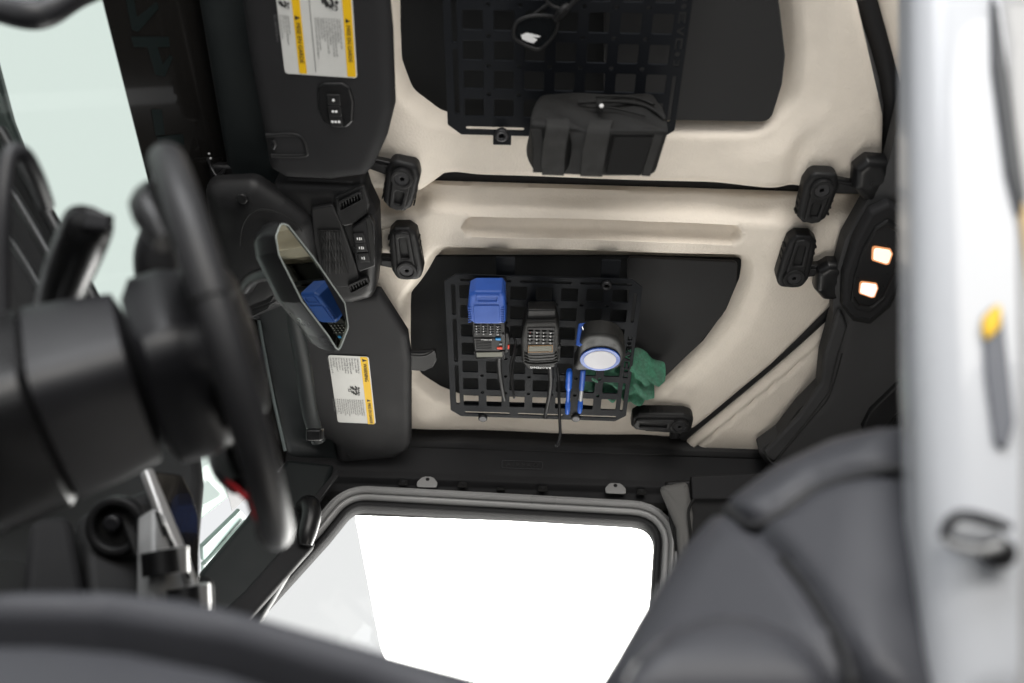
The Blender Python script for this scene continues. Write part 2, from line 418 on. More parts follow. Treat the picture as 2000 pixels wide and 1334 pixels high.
# ------------------------------------------------------------------ roof latches
def latch(parent, head, tip, arm, z=1.785, mirror=False, base=None):
    """head, tip, arm end given as picture points on the latch plane"""
    f0 = FD(z); h = np.array(f0.L(*head)); t = np.array(f0.L(*tip)); a = np.array(f0.L(*arm))
    dx = t-h; Ln = float(np.linalg.norm(dx)); rot = math.atan2(dx[1], dx[0])
    fl = f0.sub(h[0], h[1], 0, rot)
    R = .029
    ol = fillet([(-R, -R*.75, R*.6), (-R*.2, -R*1.05, R*.5), (Ln*.55, -R*.98), (Ln-.012, -R*.9), (Ln, -R*.45), (Ln, R*.45), (Ln-.012, R*.85), (Ln*.55, R*.98), (-R*.2, R*1.05, R*.5), (-R, R*.75, R*.6)], .006, 5)
    la = plate('latch', ol, fl, .034, BLK, parent, bev=.008, seg=4)
    ridge = fillet([(R*.35, -R*.60), (Ln-.008, -R*.50), (Ln-.004, 0), (Ln-.008, R*.50), (R*.35, R*.60)], .006, 4)
    inner = fillet([(R*.95, -R*.26), (Ln-.018, -R*.22), (Ln-.018, R*.22), (R*.95, R*.26)], .004, 4)
    plate('grip_rib', ridge, fl, .010, BLK, la, holes=[inner[::-1]], bev=.003, seg=3, off=(0, 0, .006))
    plate('screw_head', circ(R*.68, n=28), fl, .010, BLK, la, holes=[circ(R*.44, n=28)[::-1]], bev=.0015, off=(0, 0, .009))
    plate('screw', circ(R*.46, n=24), fl, .008, SCREWM, la, holes=[circ(R*.14, n=6)[::-1]], bev=.001, off=(0, 0, .007))
    for s in (-1, 1):
        for k in range(3):
            box('grip_notch', fl, (.004, .003, .016), BLACK, la, bev=.0008, off=(Ln*.38+k*.014, s*R*.985, -.006))
    da = a-h; La = float(np.linalg.norm(da)); ra = math.atan2(da[1], da[0])
    fa = f0.sub(h[0], h[1], -.012, ra)
    plate('arm', fillet([(0, -R*.6), (La*.5, -R*.46), (La, -R*.36), (La, R*.36), (La*.5, R*.46), (0, R*.6)], .003, 3), fa, .016, BLKS, la, bev=.003)
    plate('arm_rib', fillet([(R*.9, -R*.24), (La-.006, -R*.18), (La-.006, R*.18), (R*.9, R*.24)], .002, 3), fa, .004, BLK, la, bev=.001, off=(0, 0, .003))
    return la, fl
latch(rd, (786, 346), (774, 412), (716, 326))
latch(rp, (795, 525), (784, 446), (738, 518))
latch(rd, (1604, 368), (1583, 438), (1690, 378))
latch(rp, (1550, 540), (1571, 462), (1640, 534))
latch(rp, (1327, 830), (1234, 826), (1318, 866))
bp = thing('latch_bracket', (0, 0, 0), 'black latch catch above the sound bar, beside the rear driver-side latch', 'bracket', 'latch catches on the sound bar')
f = FD(1.80)
pillow('catch', fillet(f.P([(1665, 322), (1690, 302), (1735, 305), (1742, 372), (1715, 392), (1690, 392), (1662, 360)]), .008, 4), f, .02, .015, BLKS, bp, step=.006)
box('catch_block', FD(1.80), (.05, .03, .05), BLKS, bp, off=(*FD(1.80).L(1712, 368), .01))
bp = thing('latch_bracket', (0, 0, 0), 'black latch catch above the sound bar, beside the rear passenger-side latch', 'bracket', 'latch catches on the sound bar')
pillow('catch', fillet(f.P([(1592, 520), (1615, 506), (1650, 506), (1655, 570), (1636, 582), (1604, 578), (1588, 560)]), .008, 4), f, .02, .015, BLKS, bp, step=.006)
# dusty block behind front passenger latch
fb = FD(ZR-.004)
plate('latch_seat', fillet(fb.P([(745, 450), (775, 446), (790, 500), (745, 512)]), .004, 3), fb, .01, IVORY, rp, bev=.003)

# ------------------------------------------------------------------ storage grids
GW, GH, GP = .375, .380, .0484
def storage_grid(cx, cy, z, label, letters, top_clips, rotfix=0):
    t = thing('storage_grid', (cx, cy, z), label, 'storage grid', 'storage grids under the roof panels')
    f = FD(z, cx, cy)                       # local x right, y towards the driver
    W, H, P = GW/2, GH/2, GP
    c = .022
    ol = fillet([(-W+c, -H), (W-c, -H), (W, -H+c*.8), (W, H-c*.8), (W-c, H), (-W+c, H), (-W, H-c*.8), (-W, -H+c*.8)], .003, 3)
    holes = []
    x0 = -W+.029+.0157; y0 = H-.0245-.0157
    for i in range(7):
        for j in range(7):
            holes.append(rrect(.0315, .0315, .003, x0+i*P, y0-j*P, 3))
            if i < 6 and j < 6: holes.append(circ(.0036, x0+(i+.5)*P, y0-(j+.5)*P, 8))
    for j, (a, b) in enumerate(((0, 1.55), (1.75, 4.1), (4.3, 6.6))):   # long edge slots
        ya, yb = y0+P*.35-a*P, y0+P*.35-b*P
        holes.append(rrect(.008, abs(yb-ya), .0039, -W+.0165, (ya+yb)/2, 3))
    for k in range(3):
        xa = x0-.012+k*2.35*P
        holes.append(rrect(P*2.0, .0055, .0026, xa+P*.95, H-.012, 3)); holes.append(rrect(P*2.0, .0055, .0026, xa+P*.95, -H+.0125, 3))
    xr = W-.0118
    holes.append(rrect(.0055, .080, .0026, xr, -.118, 3)); holes.append(rrect(.0055, .072, .0026, xr, .122, 3))
    ys = -.062
    # cut-out lettering along the edge rail: round mark, C-like, wedge, E-like, round mark
    def cut(loop): holes.append(loop)
    y = ys
    for g in 'UoCvEoU':
        if g == 'o': cut(circ(.0042, xr, y+.0045, 10)); y += .0125
        elif g == 'U': cut([(xr-.0045, y), (xr+.0045, y), (xr+.0045, y+.010), (xr+.003, y+.010), (xr+.003, y+.0035), (xr-.003, y+.0035), (xr-.003, y+.010), (xr-.0045, y+.010)]); y += .0145
        elif g == 'C': cut([(xr-.0055, y), (xr-.0026, y), (xr-.0026, y+.014), (xr+.0026, y+.014), (xr+.0026, y), (xr+.0055, y), (xr+.0055, y+.018), (xr-.0055, y+.018)]); y += .0215
        elif g == 'v': cut([(xr+.0055, y), (xr+.0055, y+.004), (xr-.001, y+.008), (xr+.0055, y+.012), (xr+.0055, y+.016), (xr-.0055, y+.0095), (xr-.0055, y+.0065)]); y += .0195
        elif g == 'E': cut([(xr-.0055, y), (xr-.0026, y), (xr-.0026, y+.014), (xr-.0011, y+.014), (xr-.0011, y+.003), (xr+.0011, y+.003), (xr+.0011, y+.014), (xr+.0026, y+.014), (xr+.0026, y), (xr+.0055, y), (xr+.0055, y+.018), (xr-.0055, y+.018)]); y += .0215
    assert len(holes) > 80
    plate('grid_plate', ol, f, .0035, STEEL, t, holes=[h[::-1] for h in holes], bev=.0006, seg=1)
    for (lx, s) in top_clips:
        yb = H*s
        plate('bracket', fillet([(lx-.018, yb-.018*s), (lx+.018, yb-.018*s), (lx+.018, yb+.034*s), (lx-.018, yb+.034*s)], .002, 2), f, .004, STEEL, t, bev=.0008, off=(0, 0, -.012))
        plate('bolt', circ(.0095, n=20), f, .012, SCREWM, t, holes=[circ(.004, n=6)[::-1]], bev=.003, seg=3, off=(lx-.006, yb-.0125*s, .008))
    return t, f, (x0, y0)
def world(fr, px, py): return onz(px, py, fr)
g1c = (onz(862, 535, 1.77)+onz(1252, 546, 1.77)+onz(885, 815, 1.77)+onz(1226, 822, 1.77))/4
sg1, fg1, _ = storage_grid(g1c[0], g1c[1], 1.77, 'black steel storage grid under the passenger roof panel, holding radios, tape measure and pens', 1, [(-.072, 1), (.125, 1)])
g1f = FD(1.77)
for px_ in (943, 1125):
    a = g1f.L(px_, 815); plate('bolt', circ(.010, n=20), g1f, .010, SCREWM, sg1, bev=.003, seg=3, off=(a[0], a[1], .006))
f = FD(1.775)
plate('mounting_bar', fillet(f.P([(905, 790), (1120, 796), (1160, 800), (1160, 812), (905, 806)]), .004, 3), f, .006, STEEL, sg1, bev=.001, off=(0, 0, -.006))
g2bl = onz(866, 262, 1.77); g2br = onz(1322, 272, 1.77)
g2c = ((g2bl[0]+g2br[0])/2, g2bl[1]-GH/2)
sg2, fg2, _ = storage_grid(g2c[0]+.001, g2c[1], 1.77, 'black steel storage grid under the driver roof panel, holding the pouch and sunglasses', 1, [])
f = FD(1.768)
a = f.L(980, 262); b = FD(1.775)
plate('bracket', fillet(b.P([(963, 258), (999, 258), (998, 284), (963, 283)]), .001, 2), b, .006, STEEL, sg2, bev=.001)
plate('bracket', fillet(b.P([(966, 240), (1025, 242), (1025, 252), (966, 250)]), .002, 2), b.up(-.01), .006, STEEL, sg2, bev=.001)
plate('bolt', circ(.0115, n=20), f, .012, SCREWM, sg2, holes=[circ(.0045, n=6)[::-1]], bev=.003, seg=3, off=(a[0], a[1], .008))

# ------------------------------------------------------------------ black pouch hanging from the driver-side grid
po = thing('pouch', (.09, .69, 1.70), 'black nylon zip pouch with two webbing straps strapped to the storage grid', 'pouch')
zb, zt = 1.640, 1.762
c = [onz(1036, 246, zb), onz(1308, 256, zb), onz(1277, 344, zb), onz(1043, 338, zb)]
ct = [onz(1058, 180, zt), onz(1276, 180, zt), None, None]
ct[2] = c[2]+np.array([.012, .02, zt-zb]); ct[3] = c[3]+np.array([-.015, .02, zt-zb])
def pouch_mesh():
    # rounded cuboid through eight corners, displaced by soft folds
    bm = bmesh.new(); bmesh.ops.create_cube(bm, size=2)
    bmesh.ops.subdivide_edges(bm, edges=bm.edges[:], cuts=23, use_grid_fill=True)
    q = 18
    for v in bm.verts:
        p = np.array(v.co)
        # superellipsoid rounding of the cube
        s = np.abs(p); mx = s.max(); ln = (s**q).sum()**(1/q); p = p*(mx/ln)
        u, w, h = (p[0]+1)/2, (p[1]+1)/2, (p[2]+1)/2        # x, driver->passenger, bottom(near) -> top
        lo = (1-w)*((1-u)*c[0]+u*c[1])+w*((1-u)*c[3]+u*c[2])
        hi = (1-w)*((1-u)*ct[0]+u*ct[1])+w*((1-u)*ct[3]+u*ct[2])
        r = (1-h)*lo+h*hi
        side = (1-w)**3
        fold = .004*math.sin(u*9+h*5)*math.sin(h*6+1)*side + .003*math.sin(u*23+h*14+w*4)*side*(1-h)
        r = r+np.array([.0, -1, -.3])*fold
        r[2] -= .010*math.exp(-((h-.02)/.12)**2)*math.sin(max(u, 0)*math.pi)*.6
        r[0] += .006*math.sin(h*math.pi)*(2*u-1)
        v.co = Vector(r)
    bmesh.ops.recalc_face_normals(bm, faces=bm.faces[:])
    me = bpy.data.meshes.new('pouch'); bm.to_mesh(me); bm.free(); return me
finish(pouch_mesh(), 'body', I4, NYLON, po, 60)
ff = Fr(onz(1045, 300, zb-.008), c[1]-c[0], c[0]-c[3])   # near (downward) face
ff = Fr(ff.o, c[1]-c[0], (c[0]-c[3]))
def strap(pts, w, mt, nm='strap', th=.003, z=0.0, sag=.006):
    a = [np.array(ff.L(*p)) for p in pts]
    return a
def ribbon(name, path3, widthdir, w, th, mt, parent):
    vs, fs = [], []; path3 = smooth(path3, 6)
    wd = nrm(widthdir)
    for k, p in enumerate(path3):
        t = nrm(np.array(path3[min(k+1, len(path3)-1)])-np.array(path3[max(k-1, 0)])); nn = nrm(np.cross(wd, t)); ww = w(k/(len(path3)-1)) if callable(w) else w
        for s, q in ((-1, -1), (1, -1), (1, 1), (-1, 1)): vs.append(p+wd*s*ww/2+nn*q*th/2)
    n = len(path3)
    for k in range(n-1):
        for j in range(4):
            a, b = k*4+j, k*4+(j+1) % 4; fs.append((a, b, b+4, a+4))
    fs += [(0, 3, 2, 1), tuple((n-1)*4+j for j in range(4))]
    o = mesh(name, vs, fs, I4, mt, parent, 50)
    return o
zz = zb-.012
ribbon('strap', [onz(1088, 232, 1.672), onz(1090, 247, zz), onz(1082, 290, zz-.006), onz(1080, 338, zz), onz(1080, 336, zz+.03)], (1, .0, 0), .034, .003, WEB, po)
ribbon('strap', [onz(1176, 236, 1.668), onz(1170, 252, zz), onz(1162, 290, zz-.007), onz(1155, 340, zz), onz(1155, 338, zz+.03)], (1, .0, 0), .034, .003, WEB, po)
ribbon('handle', [onz(1128, 258, zz+.004), onz(1134, 285, zz-.006), onz(1128, 320, zz-.002), onz(1118, 336, zz+.004)], (1, .0, 0), .026, .003, NYLON, po)
ribbon('side_flap', [onz(1047, 252, zz+.004), onz(1052, 290, zz-.003), onz(1050, 336, zz)], (1, 0, 0), .015, .003, NYLON, po)
fv = FD(zz-.004)
plate('velcro_patch', fillet(fv.P([(1200, 268), (1276, 268), (1250, 344), (1183, 340)]), .003, 3), fv, .006, VELC, po, bev=.001)
plate('patch_border', fillet(fv.P([(1278, 262), (1297, 262), (1270, 345), (1252, 344)]), .002, 3), fv, .005, WEB, po, bev=.001)
plate('seam_binding', fillet(fv.P([(1190, 254), (1300, 256), (1298, 264), (1190, 263)]), .002, 3), fv, .006, NYLON, po, bev=.0015)
def pside(u, h, d=.006):
    lo = (1-u)*c[0]+u*c[1]; hi = (1-u)*ct[0]+u*ct[1]; r = (1-h)*lo+h*hi; return r+np.array([0, -d, -.004])
tube('zipper', [pside(.33, .62), pside(.5, .66), pside(.7, .66), pside(.86, .58), pside(.95, .40), pside(1.0, .30, .001)], .0030, NYLON, po)
tube('zipper', [pside(.48, .80), pside(.68, .82), pside(.84, .76), pside(.95, .60), ], .0022, NYLON, po)
tube('zipper', [pside(.40, .50, .007), pside(.62, .46, .007), pside(.85, .30, .006)], .0016, NYLON, po)
tube('zipper_pull', [pside(.49, .66, .009), pside(.50, .52, .012), pside(.51, .40, .013), pside(.515, .30, .013)], [.002, .0045, .0045, .003], NYLON, po)
for k in range(0): tube('crease', [pside(.10+.05*k, .75-.03*k, .0025), pside(.2+.05*k, .45-.03*k, .0035), pside(.3+.03*k, .25, .002)], .0028, NYLON, po)
q_ = pside(.512, .34, .018); f = Fr(q_, CR, CU)
plate('pull_tab', circ(.0036, n=14), f, .004, SILV, po, bev=.001)

# ------------------------------------------------------------------ sunglasses
su = thing('sunglasses', (.03, .5, 1.72), 'dark sunglasses hanging folded from the storage grid beside the pouch', 'sunglasses')
f = FD(1.742)
lens = smooth([f.L(*p) for p in [(1003, 58), (1012, 40), (1036, 31), (1066, 30), (1084, 34), (1089, 45), (1082, 68), (1060, 92), (1046, 95), (1020, 84), (1006, 74)]], 4, True)
plate('lens', [tuple(p) for p in lens], f, .003, LENS, su, bev=.0008)
tube('lens_frame', [f.W(p[0], p[1], .001) for p in lens], .0026, BLK, su, sm=1, closed=True)
f2 = FD(1.735)
lens2 = smooth([f2.L(*p) for p in [(1062, -12), (1075, 8), (1095, 16), (1118, 8), (1136, -14), (1142, -40), (1120, -60), (1080, -58), (1064, -40)]], 4, True)
plate('lens', [tuple(p) for p in lens2], f2, .003, LENS, su, bev=.0008)
tube('lens_frame', [f2.W(p[0], p[1], .001) for p in lens2], .0026, BLK, su, sm=1, closed=True)
tube('bridge', [onz(1084, 38, 1.737), onz(1097, 20, 1.730), onz(1110, 10, 1.735)], [.004, .0055, .004], BLK, su)
tube('temple', [onz(1003, 58, 1.745), onz(1020, 46, 1.750), onz(1060, 16, 1.752), onz(1120, -30, 1.752)], .0030, BLK, su)
tube('temple', [onz(1084, 40, 1.738), onz(1098, 30, 1.732), onz(1120, 2, 1.732), onz(1150, -45, 1.735)], .0032, BLK, su)
plate('lens_patch', [f.L(*p) for p in [(1018, 68), (1028, 64), (1040, 66), (1056, 70), (1052, 73), (1040, 72), (1050, 77), (1042, 84), (1030, 81), (1020, 76)]], f, .0006, INKW, su, bev=.0001, off=(0, 0, .001))  # small white patch on the lens

# ------------------------------------------------------------------ radios
z1 = 1.722
f = FD(z1)
def kb(fr, x0, y0, x1, y1, cols, rows, par, mt, mk, kw=.62, kh=.5, pert=False):
    (a0, b0), (a1, b1) = fr.L(x0, y0), fr.L(x1, y1)
    for i in range(cols):
        for j in range(rows):
            cx = a0+(a1-a0)*(i+.5)/cols; cy = b0+(b1-b0)*(j+.5)/rows
            w, h = abs(a1-a0)/cols*kw, abs(b1-b0)/rows*kh
            plate('key', rrect(w, h, min(w, h)*.35, cx, cy, 2), fr, .0015, mt, par, bev=.0004, seg=1, off=(0, 0, .0015))
r1 = thing('two_way_radio', (onz(955, 640, z1)[0], onz(955, 640, z1)[1], z1), 'handheld radio with a bright blue battery base and orange button, clipped to the grid', 'radio', 'handheld radios on the passenger grid')
body = fillet(f.P([(921, 622), (986, 622), (988, 660), (986, 700), (928, 702), (923, 660)]), .005, 4)
bo = plate('body', body, f, .032, BLKS, r1, bev=.003, seg=3)
fb = FD(z1-.008)
pillow('battery_base', fillet(fb.P([(913, 600), (916, 572), (928, 566), (980, 566), (986, 574), (988, 627), (975, 630), (928, 630), (916, 622)]), .004, 4), fb, .006, .006, BLUE, r1, step=.0025, back=.036)
plate('battery_panel', fillet(fb.P([(925, 592), (976, 592), (976, 626), (927, 626)]), .003, 3), fb, .003, BLUE, r1, bev=.001, off=(0, 0, .0075))
plate('battery_recess', fillet(fb.P([(930, 571), (976, 571), (974, 588), (930, 588)]), .003, 3), fb, .004, BLUE, r1, holes=[fillet(fb.P([(934, 575), (972, 575), (970, 584), (934, 584)]), .002, 3)[::-1]], bev=.001, off=(0, 0, .0078))
for s, xx in ((0, 918), (1, 982)):
    for k in range(7):
        a = fb.L(xx, 597+k*4.6); box('battery_rib', fb, (.0065, .0018, .002), BLUE, r1, bev=.0006, off=(a[0], a[1], .0072), rot=-.35 if s else .35)
kb(f, 925, 633, 980, 654, 4, 4, r1, BLK, INKW, .8, .62)
(ax, ay), (bx_, by_) = f.L(925, 633), f.L(980, 654)
for i in range(4):
    for j in range(4):
        cx = ax+(bx_-ax)*(i+.5)/4; cy = ay+(by_-ay)*(j+.5)/4
        text('key_print', '123A456B789C*0#D'[j*4+i], f, .0042, INKW, r1, off=(cx-.0012, cy, .0033), rot=math.pi, res=1, align='CENTER', ext=.0001, sx=1.5)
plate('speaker_panel', fillet(f.P([(926, 660), (977, 660), (977, 684), (928, 684)]), .002, 3), f, .002, BLK, r1, bev=.0005, off=(0, 0, .0018))
for k in range(6):
    a = f.L(945, 664.5+k*3.1); box('speaker_slot', f, (.030, .0010, .0012), BLACK, r1, bev=.0003, off=(a[0], a[1], .0024))
a = f.L(973, 661); box('button', f, (.010, .0052, .003), CYAN, r1, bev=.001, off=(a[0], a[1], .0034))
a = f.L(976, 678.5); box('button', f, (.0105, .0056, .003), RED, r1, bev=.001, off=(a[0], a[1], .0034))
a = f.L(978, 671); box('button', f, (.006, .0036, .003), GREYP, r1, bev=.001, off=(a[0], a[1], .0030))
a = f.L(994, 680); box('side_button', f, (.0035, .010, .012), RED, r1, bev=.001, off=(a[0]-.001, a[1], -.002))
a = f.L(950, 661.6); text('maker_print', 'BAOFENG', f, .0042, INKW, r1, off=(a[0], a[1], .0030), rot=math.pi, align='CENTER', res=1, sx=1.1)
plate('display', fillet(f.P([(930, 688), (981, 687), (981, 696), (932, 697)]), .001, 2), f, .002, LCD, r1, bev=.0004, off=(0, 0, .0012))
tube('bezel', [f.W(*f.L(*p), .0012) for p in [(926, 686), (985, 685), (985, 699), (929, 700)]], .0011, BLK, r1, sm=1, closed=True)
tube('antenna', [f.W(*f.L(974, 700), -.010), f.W(*f.L(975, 730), -.011), f.W(*f.L(980, 765), -.012), f.W(*f.L(985, 790), -.013)], [.0058, .0050, .0046, .0040], BLK, r1, res=4)
plate('side_grip', fillet(f.P([(984, 650), (993, 655), (996, 668), (993, 690), (985, 694)]), .002, 3), f, .02, BLK, r1, bev=.002, off=(0, 0, -.004))
a = f.L(983, 653); plate('screw', circ(.0026, n=12), f, .003, SCREWM, r1, bev=.0005, off=(a[0], a[1], .003))

z2 = 1.724; f = FD(z2)
r2 = thing('two_way_radio', (onz(1055, 665, z2)[0], onz(1055, 665, z2)[1], z2), 'all-black handheld radio with amber-framed display, between the blue radio and the tape measure', 'radio', 'handheld radios on the passenger grid')
pillow('body', fillet(f.P([(1022, 640), (1027, 626), (1087, 624), (1092, 640), (1092, 690), (1084, 716), (1032, 719), (1019, 704), (1018, 660)]), .005, 4), f, .004, .006, TAPE, r2, step=.0028, back=.034)
plate('battery_base', fillet(f.P([(1030, 608), (1086, 608), (1088, 630), (1028, 630)]), .004, 4), f, .028, BLKS, r2, bev=.003, off=(0, 0, -.004))
plate('face_panel', fillet(f.P([(1030, 637), (1084, 636), (1084, 700), (1034, 702), (1030, 690)]), .003, 4), f, .003, BLKS, r2, bev=.001, off=(0, 0, .0055))
fk = f.up(.0055)
kb(f.up(.004), 1030, 641, 1082, 669, 4, 4, r2, TAPE, INKW, .84, .64)
(ax, ay), (bx_, by_) = f.L(1030, 641), f.L(1082, 669)
for i in range(4):
    for j in range(4):
        cx = ax+(bx_-ax)*(i+.5)/4; cy = ay+(by_-ay)*(j+.5)/4
        text('key_print', '123A456B789C*0#D'[j*4+i], f, .0048, REDT if (i, j) == (0, 0) else INKW, r2, off=(cx-.001, cy, .0078), rot=math.pi, res=1, align='CENTER', ext=.0001, sx=1.4)
plate('display', fillet(f.P([(1033, 672), (1078, 671), (1078, 681), (1033, 682)]), .001, 2), f, .002, LCD, r2, bev=.0003, off=(0, 0, .0068))
tube('display_frame', [f.W(*f.L(*p), .0068) for p in [(1032, 671), (1079, 670), (1079, 682.5), (1032, 683.5)]], .0007, mat('amber_edge', (.35, .2, .08), .3), r2, sm=1, closed=True)
for k in range(4):
    tube('speaker_rib', [f.W(*f.L(*p), .0052) for p in [(1025, 687+k*5.6), (1034, 690.5+k*5.6), (1056, 691+k*5.6), (1080, 689+k*5.6), (1088, 686+k*5.6)]], .0016, TAPE, r2, sm=3)
a = f.L(1056, 714.5); text('maker_print', 'BAOFENG', f, .0072, INKW, r2, off=(a[0], a[1], .0052), rot=math.pi, align='CENTER', res=1, sx=1.25)
tube('antenna', [f.W(*f.L(1074, 716), -.010), f.W(*f.L(1076, 750), -.011), f.W(*f.L(1072, 785), -.012), f.W(*f.L(1066, 812), -.010), f.W(*f.L(1064, 821), -.008)], [.0062, .0052, .0046, .0042, .0052], BLK, r2, res=4)
plate('side_grip', fillet(f.P([(1090, 668), (1095, 672), (1094, 705), (1089, 708)]), .001, 3), f, .016, BLK, r2, bev=.002, off=(0, 0, -.002))
ko = plate('side_knob', circ(.0042, *f.L(1092, 676), 14), f, .006, BLK, r2, bev=.002, off=(0, 0, .004))

def cord(label, pts, r, rad=None):
    o = tube('lanyard', [D(*p) for p in pts], rad or r, BLK, None, sm=6)
    return tag(o, label, 'lanyard', 'wrist cords hanging from the radios')
cord('thin black wrist cord looping beside the blue-based radio', [(1000, 655, 1.77), (1007, 668, 1.76), (1003, 690, 1.76), (997, 715, 1.77), (999, 745, 1.78), (1004, 775, 1.79), (1003, 770, 1.80), (1001, 740, 1.79), (1003, 705, 1.78), (1010, 680, 1.78)], .0022)
cord('long black wrist cord dangling past the lower edge of the grid', [(1088, 718, 1.76), (1091, 740, 1.75), (1092, 780, 1.75), (1093, 815, 1.74), (1094, 850, 1.72), (1090, 866, 1.71), (1086, 871, 1.705)], .0030)

# ------------------------------------------------------------------ tape measure
tm = thing('tape_measure', (onz(1172, 690, 1.70)[0], onz(1172, 690, 1.70)[1], 1.70), 'black and blue tape measure with a blank white round sticker, clipped to the grid', 'tape measure')
tc_ = onz(1172, 695, 1.700)
tilt = math.radians(-14)
ft = Fr(tc_, (1, 0, 0), (0, -math.cos(tilt), math.sin(tilt)))
RT = ft.L(1203.5, 695)[0]
case = smooth([ft.L(*p) for p in [(1128, 700), (1130, 680), (1134, 662), (1150, 650), (1180, 648), (1208, 658), (1220, 680), (1218, 702), (1205, 716), (1180, 720), (1150, 720), (1122, 719)]], 4, True)
pillow('case', [tuple(p) for p in case], ft, .006, .010, TAPE, tm, step=.004, back=.026)
plate('blue_ring', circ(RT+.0075, n=40), ft, .003, BLUE, tm, holes=[circ(RT-.001, n=40)[::-1]], bev=.0008, off=(0, 0, .0095))
plate('round_sticker', circ(RT, n=40), ft, .003, STICK, tm, bev=.0005, off=(0, 0, .0102))
def ring_text(s, r, a0, a1, size):
    for k, ch in enumerate(s):
        a = a0+(a1-a0)*k/(len(s)-1)
        text('ring_print', ch, ft, size, INKG, tm, off=(r*math.cos(a), r*math.sin(a), .0098), rot=a-math.pi/2, align='CENTER', res=1, ext=.0001)
ring_text('IIIII', RT+.0028, 2.9, 3.4, .004); ring_text('IIIII', RT+.0028, .3, -.4, .004)
f = F3((1142, 636, 1.73), (1152, 636, 1.735), (1140, 625, 1.745))
fbk = FC(1139, 655, 1.70)
plate('thumb_lock', fillet([(-.013, -.018), (-.006, -.021), (.007, -.012), (.007, .024), (-.008, .022), (-.011, .004)], .002, 3), fbk, .012, BLUE, tm, bev=.002)
tube('belt_clip', [fbk.W(-.002, .016, .003), fbk.W(.001, .004, .005), fbk.W(-.001, -.008, .004)], .0016, CHROME, tm)
tube('case_ridge', [D(1193, 636, 1.75), D(1192, 655, 1.735), D(1192, 668, 1.72)], .002, BLKS, tm)
for k in range(5):
    tube('grip_ridge', [D(1196+k*4.5, 640+k*3, 1.752), D(1196+k*5, 656+k*3, 1.735), D(1195+k*5, 668+k*4, 1.725)], .0018, TAPE, tm, sm=3)
pillow('bumper', [tuple(p) for p in smooth([fbk.L(*p) for p in [(1148, 654), (1158, 645), (1180, 642), (1202, 648), (1215, 658), (1214, 670), (1180, 673), (1150, 671)]], 4, True)], fbk.up(-.010), .008, .012, TAPE, tm, step=.004, back=.022)

# ------------------------------------------------------------------ pens
def pen(label, top, bot, solid):
    f = FD(1.745); a = f.W(*f.L(*top)); b = f.W(*f.L(*bot))
    t = thing('pen', (a+b)/2, label, 'pen', 'blue pens stuck in the grid')
    q = lambda s, dz=0: a+(b-a)*s+np.array([0, 0, dz])
    tube('grip', [q(0), q(.06), q(.36), q(.45)], [.0042, .0064, .0068, .0050] if solid else [.005, .0056, .0056, .005], BLUE if not solid else BLUEC, t, sm=4)
    tube('barrel', [q(.42), q(.72)], .0042, BLUEC if solid else GREYP, t, sm=1)
    tube('cap', [q(.70), q(.78), q(.95), q(1)], [.0045, .0056, .0050, .0034], BLUEC, t, sm=3)
    tube('pocket_clip', [q(.74, -.005), q(.84, -.0085), q(.94, -.006)], .0017, BLUEC, t, sm=4)
pen('translucent blue ballpoint pen hooked upright in the grid, nearer the black radio', (1112, 722), (1108, 808), True)
pen('ballpoint pen with clear barrel and blue ends hooked in the grid, nearer the cloth', (1139, 722), (1132, 806), False)

# ------------------------------------------------------------------ green cloth behind the grid
f = FD(1.795)
cl = smooth([f.L(*p) for p in [(1140, 730), (1160, 715), (1200, 712), (1240, 694), (1262, 700), (1276, 715), (1299, 722), (1298, 738), (1280, 750), (1275, 772), (1258, 786), (1235, 782), (1210, 772), (1195, 775), (1180, 770), (1162, 778), (1142, 765)]], 4, True)
def folds(P):
    x, y = P[:, 0]-.2, P[:, 1]+1.33
    z = .010*np.sin(x*60+y*95+1.5*np.sin(y*40)) + .006*np.sin(x*130-y*70+2*np.sin(x*50)) + .003*np.sin(x*260+y*190)
    return z
clo = pillow('cleaning_cloth', [tuple(p) for p in cl], f, .010, .012, GREENC, None, step=.0028, back=.004, extra=folds, angle=120)
tag(clo, 'crumpled green microfibre cloth stuffed behind the passenger storage grid', 'cloth')
for pts, r in (([(1243, 700, 1.785), (1255, 703, 1.78), (1264, 706, 1.785)], .003), ([(1236, 715, 1.79), (1250, 732, 1.783), (1264, 752, 1.785)], .0055), ([(1240, 750, 1.80), (1252, 766, 1.795), (1262, 772, 1.80)], .005)):
    tube('cloth_fold', [D(*p) for p in pts], r, GREENC, clo, sm=5)

# ------------------------------------------------------------------ sun visors and their labels
def warning_label(par, fr, W, H, cols, small):
    """fr: x along the writing, y up the letters. cols = list of blocks (x0,x1,ytop,lines)"""
    lb = plate('warning_label', rrect(W, H, .006, W/2, H/2, 5), fr, .0008, LABEL, par, bev=.0002, seg=1)
    return lb
def lines(par, fr, x0, x1, ytop, n, pitch, size, seed, mt=INKG, ragged=.4):
    R = random.Random(seed)
    words = 'children can be killed or injured by the air bag the back seat is the safest place for children never put a rear facing child seat in the front always use seat belts and child restraints move the seat back away from the air bag'.split()
    body = []; nmax = int((x1-x0)/(size*.52))
    for k in range(n):
        L_ = nmax*(1-ragged*R.random()); s = ''
        while len(s) < L_: s += R.choice(words)+' '
        body.append(s[:int(L_)])
    text('small_print', '\n'.join(body), fr, size, mt, par, off=(x0, ytop, .0006), res=1, ext=.00005)
vp = thing('sun_visor', (-.35, 1.3, 1.78), 'dark passenger sun visor with one black, white and yellow warning label', 'sun visor', 'sun visors')
fvz = FD(1.778)
vo = fillet(fvz.P([(560, 565), (700, 572), (742, 566), (796, 650), (803, 700), (803, 860), (796, 876, ), (772, 890), (668, 899), (659, 893), (656, 866), (646, 856), (626, 852), (619, 838), (596, 720)]), .008, 4)
